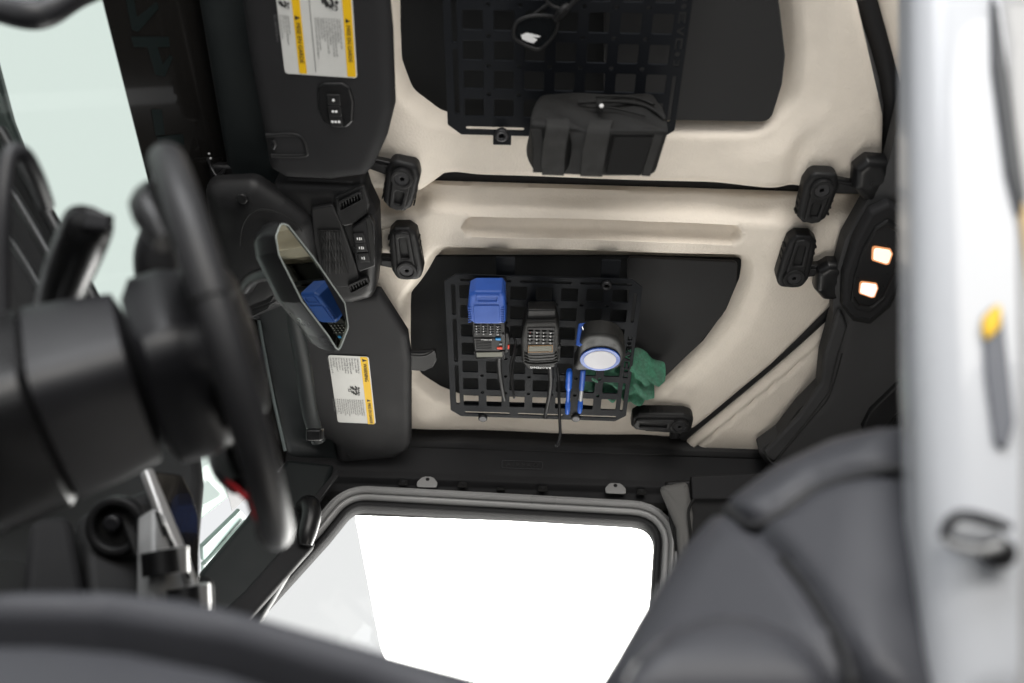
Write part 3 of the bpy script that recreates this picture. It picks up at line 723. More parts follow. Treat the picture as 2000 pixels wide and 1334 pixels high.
pillow('visor_pad', vo, fvz, .012, .016, CHAR, vp, step=.009, back=.012)
a = onz(720, 697, 1.764); b = onz(734, 828, 1.764); c_ = onz(642, 700, 1.764)
fl = Fr(a, b-a, a-c_)           # x along the writing, y towards letter tops
fl = Fr(fl.W(0, -np.linalg.norm(a-c_)), fl.x, fl.y)
LW, LH = float(np.linalg.norm(b-a)), float(np.linalg.norm(a-c_))
warning_label(vp, fl, LW, LH, None, None)
plate('yellow_band', fillet([(.0, LH-.0165, .0001), (LW, LH-.0165, .0001), (LW, LH-.001, .005), (0, LH-.001, .005)], .004, 4), fl, .0008, YEL, vp, bev=.0001, seg=1, off=(0.001, -.001, .0004))
def heading(par, fr, x, y, s, size):
    plate('warning_triangle', [(x, y-size*.4), (x+size*.8, y-size*.4), (x+size*.4, y+size*.45)], fr, .0005, INK, par, bev=.0001, seg=1, off=(0, 0, .0010))
    text('heading', s, fr, size, INK, par, off=(x+size*1.2, y, .0011), ext=.0001, sx=1)
heading(vp, fl, .006, LH-.0095, 'WARNING', .0105)
heading(vp, fl, LW*.62, LH-.0095, 'MISE EN GARDE', .0088)
lines(vp, fl, .006, LW*.38, LH-.020, 12, .0058, .0060, 3)
lines(vp, fl, LW*.63, LW*.99, LH-.020, 15, .0047, .0049, 4, ragged=.3)
def icons(par, fr, x, y, s):
    box('seat_icon', fr, (s*.9, s*.5, .0005), INK, par, bev=.0004, off=(x, y-s*.4, .0009), rot=.5)
    tube('child_icon', [fr.W(x-s*.5, y+s*.1, .0008), fr.W(x, y+s*.35, .0008), fr.W(x+s*.5, y-s*.05, .0008)], s*.12, INK, par, sm=4)
    plate('head_icon', circ(s*.2, x-s*.1, y+s*.75, 12), fr, .0005, INK, par, bev=.0001, off=(0, 0, .0009))
    tube('bag_icon', [fr.W(x+s*.5+s*.25*math.cos(t), y+s*.5+s*.3*math.sin(t), .0008) for t in np.linspace(0, 5.6, 10)], s*.05, INK, par, sm=1)
    box('dash_icon', fr, (s*.7, s*.12, .0005), INK, par, bev=.0003, off=(x-s*.2, y-s*.8, .0009), rot=.1)
icons(vp, fl, LW*.46, LH-.036, .011); icons(vp, fl, LW*.53, LH-.036, .010)
tube('book_icon', [fl.W(LW*.495+dx, LH*.43+dy, .0008) for dx, dy in ((-.003, -.003), (.003, -.003), (.003, .003), (-.003, .003))], .0005, INK, vp, sm=1, closed=True)
a = FD(1.765).L(681, 892)
plate('visor_screw', circ(.0055, *a, 14), FD(1.765), .004, BLKS, vp, bev=.001)
vstrap = plate('visor_end', fillet(fvz.P([(790, 690), (850, 688), (853, 706), (845, 720), (828, 728), (790, 726)]), .006, 4), fvz.up(-.004), .010, BLK, vp, bev=.002)
tube('visor_end_edge', [fvz.W(*fvz.L(*p), .0) for p in [(800, 694), (826, 695), (840, 690), (848, 684)]], .002, BLK, vp)
tube('pivot_rod', [D(560, 560, 1.62), D(590, 700, 1.72), D(604, 800, 1.78), D(622, 862, 1.81)], [.012, .016, .016, .014], TEAL, vp)
box('pivot_joint', FC(612, 850, 1.74), (.03, .022, .03), BLKS, vp, bev=.004)

vd = thing('sun_visor', (-.33, .6, 1.75), 'dark driver sun visor with the double warning label and three garage buttons', 'sun visor', 'sun visors')
fvd = FD(1.745)
vo = fillet(fvd.P([(462, -90), (752, -90), (766, 60), (771, 205), (757, 262), (732, 318), (715, 338), (650, 347), (560, 343), (530, 325), (518, 260), (492, 120)]), .012, 4)
pillow('visor_pad', vo, fvd, .014, .022, CHAR, vd, step=.009, back=.014)
zl = 1.7295
a, b, c_ = onz(684, -70, zl), onz(698, 153, zl), onz(555, 157, zl)
ex = nrm(b-a); yv = nrm((b-c_)-ex*np.dot(b-c_, ex)); LW = float(np.linalg.norm(b-a)); LH = .113
fl = Fr(b - ex*LW - yv*LH, ex, yv)
warning_label(vd, fl, LW, LH, None, None)
def s_at(px_, py_): return fl.L(px_, py_)
plate('yellow_band', fillet([(0, LH-.0155), (LW-.002, LH-.0155), (LW-.002, LH-.002), (0, LH-.002)], .002, 3), fl, .0008, YEL, vd, bev=.0001, seg=1, off=(0, 0, .0004))
u = s_at(585, 75)[1]; hx = s_at(672, 36)[0]
plate('yellow_band', fillet([(0, u-.006), (LW-.002, u-.006), (LW-.002, u+.006), (0, u+.006)], .002, 3), fl, .0008, YEL, vd, bev=.0001, seg=1, off=(0, 0, .0004))
heading(vd, fl, hx, LH-.0088, 'MISE EN GARDE', .0082); heading(vd, fl, hx, u, 'MISE EN GARDE', .0090)
heading(vd, fl, hx-.085, LH-.0088, 'WARNING', .0082)
box('divider_line', fl, (LW-.004, .0010, .0006), INKG, vd, bev=.0001, off=(LW/2-.004, LH-.064, .0006))
lines(vd, fl, hx+.001, LW-.006, LH-.0185, 10, .004, .0044, 5, ragged=.5)
lines(vd, fl, hx+.001, LW-.030, u-.011, 6, .004, .0044, 6, ragged=.45)
icons(vd, fl, hx-.022, LH-.034, .014); icons(vd, fl, hx-.016, u-.018, .009)
# garage opener buttons
fg = FD(1.728)
pa = fillet(fg.P([(619, 170), (632, 162), (668, 162), (684, 172), (692, 200), (690, 238), (678, 250), (652, 252), (632, 240), (620, 215)]), .010, 5)
pan = plate('button_panel', pa, fg, .010, BLKS, vd, bev=.004, seg=3)
pin = fillet(fg.P([(640, 182), (663, 182), (670, 244), (646, 242)]), .004, 4)
for k, yy in enumerate((194, 216, 236)):
    a = fg.L(652+k*2.2, yy)
    box('garage_button', fg, (.022, .0185, .004), BLK, pan, bev=.003, off=(a[0], a[1], .003))
    for j in range(k+1):
        plate('button_mark', circ(.0022, a[0]+(j-k/2)*.0052, a[1], 10), fg, .001, INKW, pan, bev=.0001, off=(0, 0, .0038))
# clip at the visor edge
fc = FD(1.733)
tube('visor_clip', [fc.W(*fc.L(*p), .0) for p in [(520, 264), (572, 262), (592, 272), (598, 292), (594, 303), (530, 303)]], .0040, BLK, vd, sm=4)
plate('clip_slot', fillet(fc.P([(528, 270), (556, 268), (558, 292), (532, 294)]), .003, 3), fc, .006, BLACK, vd, bev=.001)
plate('clip_slot', fillet(fc.P([(567, 272), (586, 273), (588, 297), (571, 297)]), .003, 3), fc, .006, BLACK, vd, bev=.001)
tube('clip_pin', [fc.W(*fc.L(*p), .002) for p in [(534, 272), (538, 280), (534, 289)]], .0030, SCREWM, vd)

# ------------------------------------------------------------------ overhead console between the visors
oc = thing('overhead_console', (-.35, 1.0, 1.76), 'black overhead console with two small vents, mesh speaker and button strip between the visors', 'overhead console')
f = FD(1.765)
pillow('housing', fillet(f.P([(536, 352), (560, 347), (690, 351), (712, 346), (720, 372), (738, 410), (742, 500), (736, 560), (728, 575), (690, 585), (655, 584), (640, 570), (605, 470), (580, 425), (538, 392)]), .010, 5), f, .022, .02, BLK, oc, step=.008, back=.03)
f = FD(1.735)
plate('mesh_frame', fillet(f.P([(607, 408), (650, 400), (668, 440), (696, 520), (706, 560), (660, 562), (628, 540), (612, 470)]), .006, 4), f, .012, BLK, oc, bev=.003, seg=3)
fm = FD(1.733)
mq = [np.array(fm.L(*p)) for p in ((622, 450), (664, 450), (681, 534), (632, 534))]
plate('speaker_mesh', fillet([tuple(q) for q in mq], .003, 3), fm, .004, BLACK, oc, bev=.001)
for i in range(9):
    for s in (0, 1):
        t = i/8; a = mq[0]*(1-t)+mq[1]*t if True else 0; b = mq[3]*(1-t)+mq[2]*t
        if s: a, b = mq[0]*(1-t)+mq[1]*t, mq[3]*max(0, 1-t-.25)+mq[2]*min(1, t+.25)
        else: a, b = mq[0]*(1-t)+mq[1]*t, mq[3]*min(1, 1-t+.25)+mq[2]*max(0, t-.25)
        tube('mesh_wire', [fm.W(*a, .001), fm.W(*b, .001)], .0009, BLK, oc, sm=1, res=1)
def vent(pxs, n, nm):
    fz = FD(1.729); q = [np.array(fz.L(*p)) for p in pxs]
    v = plate('vent', fillet([tuple(a) for a in q], .005, 4), fz, .010, BLK, oc, holes=[fillet([tuple(a*.86+sum(q)/4*.14) for a in q], .003, 4)[::-1]], bev=.0025, seg=3)
    plate('vent_well', fillet([tuple(a*.9+sum(q)/4*.1) for a in q], .003, 4), fz, .002, BLACK, v, bev=.0005, off=(0, 0, -.006))
    for k in range(n):
        t = (k+.7)/(n+.4); a, b = q[0]*(1-t)+q[1]*t, q[3]*(1-t)+q[2]*t; c = (a+b)/2
        tube('vent_blade', [fz.W(*(c+(a-c)*.7), -.002), fz.W(*(c+(b-c)*.7), -.004)], .0013, BLK, v, sm=1, res=2)
vent(((660, 397), (705, 374), (708, 392), (662, 416)), 8, 'a')
vent(((678, 560), (718, 542), (722, 556), (684, 576)), 7, 'b')
f = FD(1.7335)
plate('vent_cheek', fillet(f.P([(652, 388), (712, 362), (722, 400), (718, 420), (690, 440), (668, 446), (656, 420)]), .008, 4), f.up(-.0015), .012, BLK, oc, holes=[], bev=.004, seg=3)
f = FD(1.730)
bs = plate('button_strip', fillet(f.P([(688, 446), (722, 420), (732, 440), (733, 520), (700, 532), (692, 500)]), .004, 4), f, .010, BLKS, oc, bev=.002)
for k, (bx0, by0) in enumerate(((702, 464), (706, 482), (711, 502))):
    a = f.L(bx0, by0); box('console_button', f, (.020, .020, .004), BLK, bs, bev=.002, off=(a[0], a[1], .003), rot=.12)
    for j, dx in enumerate((-.003, .001, .004)[:3 if k < 2 else 2]):
        box('button_mark', f, (.0018, .0060 if j % 2 else .0045, .0006), INKW, bs, bev=.0002, off=(a[0]+dx, a[1], .0040))
plate('console_slot', fillet(f.P([(715, 425), (724, 422), (734, 500), (727, 514)]), .002, 3), f, .004, BLACK, oc, bev=.0005, off=(0, 0, .003))
# mirror mount cover with louvres
mc = thing('mirror_mount_cover', (-.42, .93, 1.70), 'dark domed sensor cover with louvres behind the rear-view mirror', 'sensor cover')
f = FD(1.742)
pillow('dome', fillet(f.P([(400, 350), (500, 345), (560, 385), (610, 425), (625, 520), (560, 590), (515, 608), (470, 626), (440, 560), (420, 480)]), .03, 6), f, .035, .06, BLK, mc, step=.010, back=.012)
f = FD(1.712)
plate('louvre_panel', fillet(f.P([(452, 484), (508, 470), (520, 560), (540, 590), (490, 622), (474, 560)]), .004, 4), f, .01, BLKS, mc, bev=.002)
for k in range(9):
    tube('louvre', [f.W(*f.L(460+k*1.5, 490+k*4.4), .002), f.W(*f.L(505+k*1.2, 480+k*4.4), .002)], .0012, BLK, mc, sm=1, res=1)
for k in range(8):
    tube('louvre', [f.W(*f.L(486+k*1.2, 592+k*3.2), .002), f.W(*f.L(534-k*1.5, 578+k*3.2), .002)], .0012, BLK, mc, sm=1, res=1)
plate('cover_cap', circ(.010, *FD(1.705).L(472, 390), 18), FD(1.705), .008, BLK, mc, bev=.003)
tube('cover_seam', [FD(1.70).W(*FD(1.70).L(*p)) for p in [(468, 480), (474, 440), (495, 413), (530, 411), (570, 430), (590, 452)]], .0012, BLACK, mc)

# ------------------------------------------------------------------ rear-view mirror
mi = thing('rear_view_mirror', (-.37, .92, 1.58), 'black rear-view mirror angled to reflect the ivory roof and the blue-based radio', 'mirror')
MC = D(605, 565, 1.5); tgt = onz(1040, 560, 1.76)
mn = nrm(nrm(tgt-MC)+nrm(CP-MC))
mx_ = nrm(np.cross(mn, (0, 0, 1))); mx_ = -mx_ if mx_[1] < 0 else mx_
my_ = np.cross(mn, mx_)
fm = Fr(MC, mx_, my_)
gl = fillet(fm.P([(537, 462), (547, 436), (561, 440), (612, 505), (672, 592), (679, 640), (660, 688), (640, 656), (588, 588), (543, 498)]), .012, 6)
plate('mirror_glass', gl, fm, .004, MIRR, mi, bev=.0006)
ctr = np.mean(np.array(gl), 0)
rim = [tuple(ctr+(np.array(p)-ctr)*1.0+nrm(np.array(p)-ctr)*.0035) for p in gl]
plate('mirror_rim', rim, fm, .008, BLKS, mi, holes=[gl[::-1]], bev=.001, seg=2, off=(0, 0, .0003))
tube('glass_edge', [fm.W(p[0], p[1], .0016) for p in gl], .0013, mat('mirror_edge_line', (.22, .24, .23), .3), mi, sm=1, closed=True)
# domed housing behind the glass
def housing():
    rings = []
    for k, (s, z) in enumerate(((1.0, .001), (1.01, -.008), (1.0, -.022), (.96, -.036), (.88, -.049), (.6, -.058), (.15, -.061))):
        rings.append([fm.W(*(ctr+(np.array(p)-ctr)*s), z) for p in rim])
    n = len(rim); vs = [v for r in rings for v in r]; fs = []
    for k in range(len(rings)-1):
        for j in range(n): a, b = k*n+j, k*n+(j+1) % n; fs.append((a, a+n, b+n, b))
    fs.append(tuple(range(len(vs)-n, len(vs))))
    return mesh('mirror_housing', vs, fs, I4, BLKS, mi, 50)
housing()
tube('mirror_stem', [fm.W(ctr[0]-.03, ctr[1], -.035), D(500, 540, 1.56), D(480, 560, 1.62)], [.014, .012, .014], BLKS, mi)

# ------------------------------------------------------------------ windshield, header
RK = math.radians(40)
WT = np.array([-.575, .9, 1.800]); wd = np.array([-math.sin(RK), 0, -math.cos(RK)])
fw = Fr(WT, (0, 1, 0), -wd)             # x towards the passenger side, y up the glass; z = inwards
ws = thing('windshield', (-.8, .88, 1.5), 'raked windshield with green-tinted glass and a glossy black band across its top', 'windshield')
wso = [(-.78, -.62), (.76, -.62), (.68, .07), (-.70, .07)]
plate('glass_pane', wso, fw, .004, GLASSW, ws, bev=.0005)
bl = [fw.L(x, y) for x, y in ((205, 20), (305, 415))]
yb = (bl[0][1]+bl[1][1])/2
fwi = fw.up(.003)
(xa, ya), (xb, yb2) = fwi.L(203, 10), fwi.L(307, 420)
sl = (yb2-ya)/(xb-xa)
plate('shade_band', [(-.75, ya+sl*(-.75-xa)), (.75, ya+sl*(.75-xa)), (.70, .068), (-.70, .068)], fwi, .002, GLOSSB, ws, bev=.0003, seg=1)
# lettering of the sun strip, seen from inside: dim darker strokes on the band
BANDINK = mat('band_lettering', (.003, .006, .006), .35)
fwl = fw.up(.0045)
for st in ([(246, 0), (258, 58), (270, 62), (310, 16), (306, 4), (268, 34), (262, 0)], [(256, 72), (330, 72), (332, 92), (262, 92)],
           [(288, 92), (304, 146), (322, 150), (338, 112), (332, 108), (318, 126), (308, 92)], [(296, 214), (316, 214), (322, 262), (304, 266)], [(306, 268), (358, 262), (360, 282), (314, 290)]):
    plate('band_letter', [fwl.L(*p) for p in st], fwl, .0006, BANDINK, ws, bev=.0001, seg=1)
cw = thing('windshield_header', (-.6, .88, 1.80), 'dark trimmed windshield header running across above the glass', 'header')
fh = FD(1.802)
pillow('header_trim', fillet(fh.P([(375, -90), (560, -90), (560, 340), (640, 560), (690, 880), (655, 935), (566, 905), (505, 640), (446, 330)]), .01, 4), fh, .016, .03, TEAL, cw, step=.012, back=.06)
tube('header_edge', [D(366, -60, 1.62), D(376, 0, 1.66), D(410, 170, 1.73), D(447, 330, 1.80)], .0040, mat('grey_seal_edge', (.10, .107, .115), .4), cw, sm=5)
tube('header_edge', [D(505, 625, 1.83), D(530, 760, 1.88), D(557, 880, 1.93)], .0035, mat('grey_seal_edge_b', (.10, .12, .12), .4), cw, sm=5)
tube('wiring', [D(402, 300, 1.60), D(408, 315, 1.59), D(414, 330, 1.58), D(424, 345, 1.58), D(440, 346, 1.59)], .0030, BLKS, cw, sm=6)
tube('wiring', [D(424, 345, 1.58), D(436, 335, 1.6), D(446, 318, 1.62)], .0035, BLKS, cw, sm=6)
for p in ((408, 300), (411, 309)): plate('bulb_dot', circ(.002, n=8), FC(*p, 1.57), .002, GREYP, cw, bev=.0004)
# rear view of the cowl side of the header behind the mirror cover
fh2 = FD(1.79)
plate('header_cover', fillet(fh2.P([(395, 325), (540, 325), (640, 480), (640, 620), (560, 640), (470, 620)]), .02, 4), fh2, .02, BLKS, cw, bev=.006)

# ------------------------------------------------------------------ passenger side rail with airbag lettering
fX = lambda y0, z0: Fr((0, y0, z0), (0, 1, 0), (0, 0, 1))   # profile plane, extruded along X
def extr(name, prof, x0, x1, mt, parent, bev=.004):
    f = Fr((x1, 0, 0), (0, 1, 0), (0, 0, 1))
    return plate(name, prof, f, x1-x0, mt, parent, bev=bev, seg=3)
sr = thing('roof_side_rail', (0, 1.6, 1.75), 'dark padded roof side rail above the passenger door, marked AIRBAG', 'side rail')
extr('rail_upper', fillet([(1.535, 1.860), (1.548, 1.822), (1.556, 1.812), (1.66, 1.812), (1.66, 1.87)], .004, 3), -.72, 1.1, BLK, sr)
extr('rail_face', fillet([(1.556, 1.816, .004), (1.563, 1.806, .008), (1.590, 1.764, .012), (1.593, 1.748, .006), (1.612, 1.743, .008), (1.622, 1.712, .006), (1.66, 1.715), (1.66, 1.82)], .006, 4), -.56, 1.1, CHAR, sr)
# embossed word
pA = ony(1020, 899, 1.5745)
fa = Fr((pA[0], 1.5775, 1.786), (1, 0, 0), (0, -(1.590-1.563), -(1.764-1.806)))
fa = Fr((pA[0], 1.5755, 1.7850), (1, 0, 0), (0, -.027, .042))
text('airbag_text', 'AIRBAG', fa, .0135, mat('emboss_dark', (.006, .006, .0065), .5), sr, off=(0, 0, .0030), align='CENTER', ext=.0008, sx=1.25, spacing=1.35)
tube('text_border', [fa.W(a, b, .003) for a, b in rrect(.092, .017, .003)], .0006, mat('emboss_edge', (.045, .045, .048), .5), sr, sm=1, closed=True)
for px0, py0, big in ((835, 937, 1), (788, 939, 0), (904, 943, 0), (1060, 951, 0), (1202, 949, 1), (1253, 957, 0)):
    p = ony(px0, py0, 1.592); fr = Fr(p, (1, 0, 0), (0, -.03, 1))
    if big:
        tb = plate('mounting_tab', fillet([(-.023, -.020), (.023, -.020), (.023, -.006), (.014, .006), (.006, .010), (-.006, .010), (-.014, .006), (-.023, -.006)], .006, 4), fr, .004, GREYP, sr, bev=.001)
        plate('tab_hole', circ(.0045, 0, .001, 14), fr, .002, BLACK, tb, bev=.0003, off=(0, 0, .001))
    else:
        plate('clip_notch', fillet([(-.012, -.012), (.012, -.012), (.009, .004), (-.009, .004)], .004, 4), fr, .004, BLACK, sr, bev=.001)
        plate('clip', circ(.0045, 0, -.002, 12), fr, .004, CHAR, sr, bev=.001, off=(0, 0, .002))
extr('seal_channel', [(1.616, 1.722), (1.66, 1.722), (1.66, 1.690), (1.616, 1.700)], -.45, .42, BLACK, sr, bev=.002)

# ------------------------------------------------------------------ passenger door frame, seals and glass
pd = thing('passenger_door', (-.05, 1.63, 1.2), 'closed passenger door with pale grey ribbed frame round a bright clear window', 'door')
lean = math.radians(9)
pw = ony(980, 1003, 1.615)
fdr = Fr(pw, (1, 0, .0), (0, -math.sin(lean), math.cos(lean)))
winp = [(300, 1420), (505, 1198), (640, 1050), (690, 988, 50), (1281, 1021, 60), (1268, 1240), (1262, 1500)]
win = fillet([fdr.L(p[0], p[1]) + ((.05,) if len(p) > 2 else ()) for p in winp], .01, 7)
def off_loop(loop, d):
    V = np.array(loop); n = len(V); c = []
    area_ = sum(V[i][0]*V[(i+1) % n][1]-V[(i+1) % n][0]*V[i][1] for i in range(n))
    sg = 1 if area_ > 0 else -1
    for i in range(n):
        a, b = V[i]-V[i-1], V[(i+1) % n]-V[i]
        a = a/max(np.linalg.norm(a), 1e-9); b = b/max(np.linalg.norm(b), 1e-9); t = a+b; t /= max(np.linalg.norm(t), 1e-9)
        k = 1/max(.5, math.sqrt(max(.05, (1+float(a@b))/2)))
        c.append(tuple(V[i]+np.array([t[1], -t[0]])*sg*d*k))
    return c
def sweep_loop(name, loop, prof, mt):
    V = np.array(loop); keep = [0]
    for i in range(1, len(V)):
        if np.linalg.norm(V[i]-V[keep[-1]]) > .0008: keep.append(i)
    V = V[keep]; n = len(V); sg = 1 if sum(V[i][0]*V[(i+1) % n][1]-V[(i+1) % n][0]*V[i][1] for i in range(n)) > 0 else -1
    vs = []; fs = []; m_ = len(prof)
    for i in range(n):
        p, q = V[i]-V[i-1], V[(i+1) % n]-V[i]; p /= np.linalg.norm(p); q /= np.linalg.norm(q); t = nrm(p+q); c_ = max(.5, math.sqrt(max(.05, (1+float(p@q))/2)))
        nn_ = np.array([t[1], -t[0]])*sg/c_
        for d, z in prof: vs.append((V[i][0]+nn_[0]*d, V[i][1]+nn_[1]*d, z))
    for i in range(n):
        for j in range(m_-1):
            a_, b_ = i*m_+j, ((i+1) % n)*m_+j; fs.append((a_, b_, b_+1, a_+1) if sg < 0 else (a_, a_+1, b_+1, b_))
    return mesh(name, vs, fs, fdr.M(), mt, pd, 50)
def hump(d0, d1, z0, z1, n=5): return [(d0+(d1-d0)*k/n, z0+(z1-z0)*math.sin(math.pi*k/n)**.7 if 0 < k < n else z0) for k in range(n+1)]
sweep_loop('window_seal', win, [(0, -.03)]+hump(0, .013, .0, .006)+[(.013, -.03)], RUB)
sweep_loop('window_seal_lip', win, [(.012, -.03)]+hump(.012, .0175, -.004, .001)+[(.0175, -.03)], BLKS)
sweep_loop('frame_rib', win, [(.0165, -.03)]+hump(.0165, .031, .000, .010)+hump(.0312, .043, .006, .018)+hump(.0432, .050, .004, .009)+[(.050, -.03)], GREYP)
sweep_loop('outer_gap', win, [(.049, -.035), (.049, -.014), (.078, -.014), (.078, -.035)], BLACK)
plate('window_glass', off_loop(win, .004), fdr, .004, GLASSD, pd, bev=.0005, off=(0, 0, -.012))
box('frame_stop', Fr(ony(978, 954, 1.600), (1, 0, 0), (0, 0, 1)), (.018, .008, .01), BLACK, pd, bev=.002)
plate('door_card', [(-1.0, -.80), (.42, -.80), (.42, -.60), (-1.0, -.60)], fdr.up(-.02), .03, BLK, pd, bev=.005)

# ------------------------------------------------------------------ passenger A pillar and grab handle
ap = thing('a_pillar', (-.62, 1.62, 1.55), 'dark textured passenger A pillar trim raked down between windshield and door', 'pillar')
def ribbon_poly(nm, pts, t, dep, mt, par, bev=.01, kind='plate', T=.02, r=.03, step=.012):
    f = FC(*[sum(p[i] for p in pts)/len(pts) for i in (0, 1)], t)
    lp = fillet(f.P(pts), .008, 4)
    if kind == 'plate': return plate(nm, lp, f, dep, mt, par, bev=bev, seg=3)
    return pillow(nm, lp, f, T, r, mt, par, step=step, back=dep)
def slab3(nm, pts, depth, mt, par, bev=.004, three=(0, 1, 2), r=.006, seg=3):
    """slab through three (px,py,t) points; pts = picture outline on that plane"""
    a, b, c = (D(*p) for p in three); f = Fr(a, b-a, c-a)
    if np.dot(f.z, CP-a) < 0: f = Fr(a, b-a, -(c-a))
    return plate(nm, fillet(f.P(pts), r, 4), f, depth, mt, par, bev=bev, seg=seg)
PL = ((640, 930, 2.02), (400, 1180, 1.75), (560, 1180, 1.80))
slab3('pillar_trim', [(655, 905), (560, 895), (480, 1010), (390, 1115), (380, 1260), (480, 1260), (600, 1060), (606, 1000), (640, 950)], .05, TEAL, ap, .012, PL, .01)
PL2 = ((640, 930, 1.99), (400, 1180, 1.72), (560, 1180, 1.77))
slab3('pillar_outer_trim', [(668, 915), (650, 925), (560, 1060), (480, 1150), (420, 1205), (470, 1250), (490, 1205), (560, 1125), (616, 1062), (603, 1010), (620, 975)], .03, CHAR, ap, .008, PL2, .012)
tube('trim_piping', [D(612, 1048, 1.93), D(560, 1105, 1.87), D(510, 1160, 1.81), D(488, 1192, 1.78)], .0016, mat('pale_trim_edge', (.12, .12, .12), .5), ap)
gh = thing('grab_handle', (-.55, 1.6, 1.5), 'dark smooth grab handle on the passenger A pillar beside the door window', 'grab handle', 'grab handles on the pillars')
tube('handle_bar', [D(590, 990, 1.92), D(604, 985, 1.90), D(608, 1005, 1.88), D(600, 1040, 1.86), D(596, 1064, 1.85)], [.016, .020, .021, .020, .014], BLKS, gh)
wseal = slab3('windshield_side_seal', [(396, 1068), (470, 996), (482, 1010), (398, 1096)], .01, mat('tinted_seal_pale', (.30, .40, .37), .4), ap, .003, ((470, 1000, 2.0), (396, 1070, 1.9), (400, 1090, 1.93)), .002)
slab3('windshield_side_seal', [(398, 1104), (484, 1018), (492, 1026), (399, 1124)], .01, mat('tinted_seal_pale_b', (.38, .47, .44), .4), ap, .003, ((480, 1010, 2.0), (396, 1080, 1.9), (400, 1100, 1.93)), .002)

# rear passenger trim, B pillar
bt = thing('rear_side_trim', (.5, 1.66, 1.3), 'dark rear cabin side trim behind the passenger door', 'trim panel')
slab3('trim_board', [(1300, 940), (2100, 900), (2100, 1500), (1320, 1500), (1322, 1100)], .03, BLK, bt, .006, ((1350, 950, 1.98), (1900, 950, 1.98), (1350, 1200, 1.93)), .01)
slab3('pillar_cover', [(1288, 950), (1345, 940), (1356, 1010), (1350, 1120), (1344, 1300), (1316, 1300), (1330, 1120), (1322, 1030)], .03, mat('grey_fabric_pillar', (.10, .098, .095), .7), bt, .012, ((1350, 950, 1.955), (1900, 950, 1.955), (1350, 1200, 1.90)), .012)
tube('trim_groove', [D(1355, 975, 1.94), D(1345, 1000, 1.93), D(1350, 1060, 1.92), D(1348, 1180, 1.89)], .003, BLACK, bt)
slab3('trim_ledge', [(1350, 930), (1900, 905), (1900, 978), (1352, 975)], .02, CHAR, bt, .004, ((1350, 950, 1.96), (1900, 950, 1.96), (1350, 1200, 1.91)), .006)

# ------------------------------------------------------------------ sound bar with the lit dome lamp and speaker
sb = thing('sound_bar', (.75, 1.1, 1.78), 'dark padded overhead sound bar crossing behind the roof seam', 'sound bar')
fs_ = FD(1.782)
sbo = fillet(fs_.P([(1790, 80), (1764, 200), (1735, 320), (1690, 400), (1650, 470), (1626, 560), (1628, 618), (1606, 700), (1600, 760), (1560, 800), (1520, 852), (1480, 880), (1496, 905), (1560, 930), (2100, 960), (2100, 60)]), .012, 5)
def zf_sb(P):
    d = -poly_sdf(P, sbo); return .016*sst(0, .03, d)+.004*np.sin(P[:, 0]*11)*np.sin(P[:, 1]*9)
sheet('padded_cover', sbo, fs_, .012, zf_sb, CHAR2, sb, back=.03)
fs2 = FD(1.76)
plate('edge_fold', fillet(fs2.P([(1640, 600), (1656, 640), (1640, 690), (1620, 770), (1590, 810), (1512, 905), (1490, 888), (1560, 815), (1604, 750), (1612, 690)]), .010, 5), fs2, .014, CHAR2, sb, bev=.006, seg=3)
tube('cover_seam', [D(1512, 905, 1.865), D(1590, 812, 1.81), D(1620, 772, 1.79), D(1645, 690, 1.775)], .0016, BLACK, sb)
tube('cover_seam', [D(1492, 880, 1.875), D(1510, 905, 1.865), D(1560, 915, 1.86)], .0018, BLACK, sb)
dl = thing('dome_lamp', (.62, .97, 1.74), 'elongated octagonal dome lamp with two small lit warm lights on the sound bar', 'dome lamp')
FL = ((1700, 520, 1.72), (1735, 420, 1.70), (1770, 540, 1.715))
def dlp(nm, pts, up, depth, mt, bev, holes=(), par=dl):
    f = FD(1.758-up)
    return plate(nm, fillet(f.P(pts), .006, 4), f, depth, mt, par, holes=[fillet(f.P(h), .005, 4)[::-1] for h in holes], bev=bev, seg=3)
o1 = [(1644, 600), (1646, 540), (1668, 470), (1700, 412), (1738, 394), (1775, 410), (1782, 470), (1768, 540), (1740, 600), (1700, 634), (1666, 628)]
def scl(pts, s, dx=0, dy=0):
    c = np.mean(np.array(pts), 0); return [tuple(c+(np.array(p)-c)*s+np.array((dx, dy))) for p in pts]
dlp('lamp_gasket', o1, .0, .02, BLACK, .003)
dlp('lamp_housing', scl(o1, .96), .012, .025, CHAR, .008)
o2 = [(1662, 590), (1668, 545), (1684, 490), (1710, 445), (1734, 430), (1758, 444), (1764, 480), (1752, 535), (1728, 588), (1700, 612), (1674, 608)]
dlp('lamp_rim', o2, .018, .012, BLK, .004, [scl(o2, .86)])
dlp('lamp_face', scl(o2, .9), .0135, .006, BLKS, .001)
dlp('lens_glow_rim', scl([(1707, 484), (1738, 489), (1742, 497), (1736, 514), (1731, 516), (1706, 508)], 1.18), .0175, .004, mat('amber_glow_edge', (.8, .35, .15), .4, emit=((1, .42, .18), .3)), .001)  # orange glow round the lit lenses, put into these emissive rims
dlp('lens_glow_rim', scl([(1682, 552), (1712, 556), (1714, 564), (1708, 580), (1702, 581), (1680, 573)], 1.14), .0175, .004, bpy.data.materials['amber_glow_edge'], .001)
dlp('lamp_lens', [(1707, 484), (1738, 489), (1742, 497), (1736, 514), (1731, 516), (1706, 508)], .019, .006, LAMP, .002)
dlp('lamp_lens', [(1682, 552), (1712, 556), (1714, 564), (1708, 580), (1702, 581), (1680, 573)], .019, .006, mat('lit_warm_led_dim', (.9, .8, .75), .3, emit=((1, .80, .70), .85)), .002)
spk = thing('ceiling_speaker', (.7, 1.4, 1.72), 'black mesh loudspeaker set in the sound bar behind the seat', 'speaker')
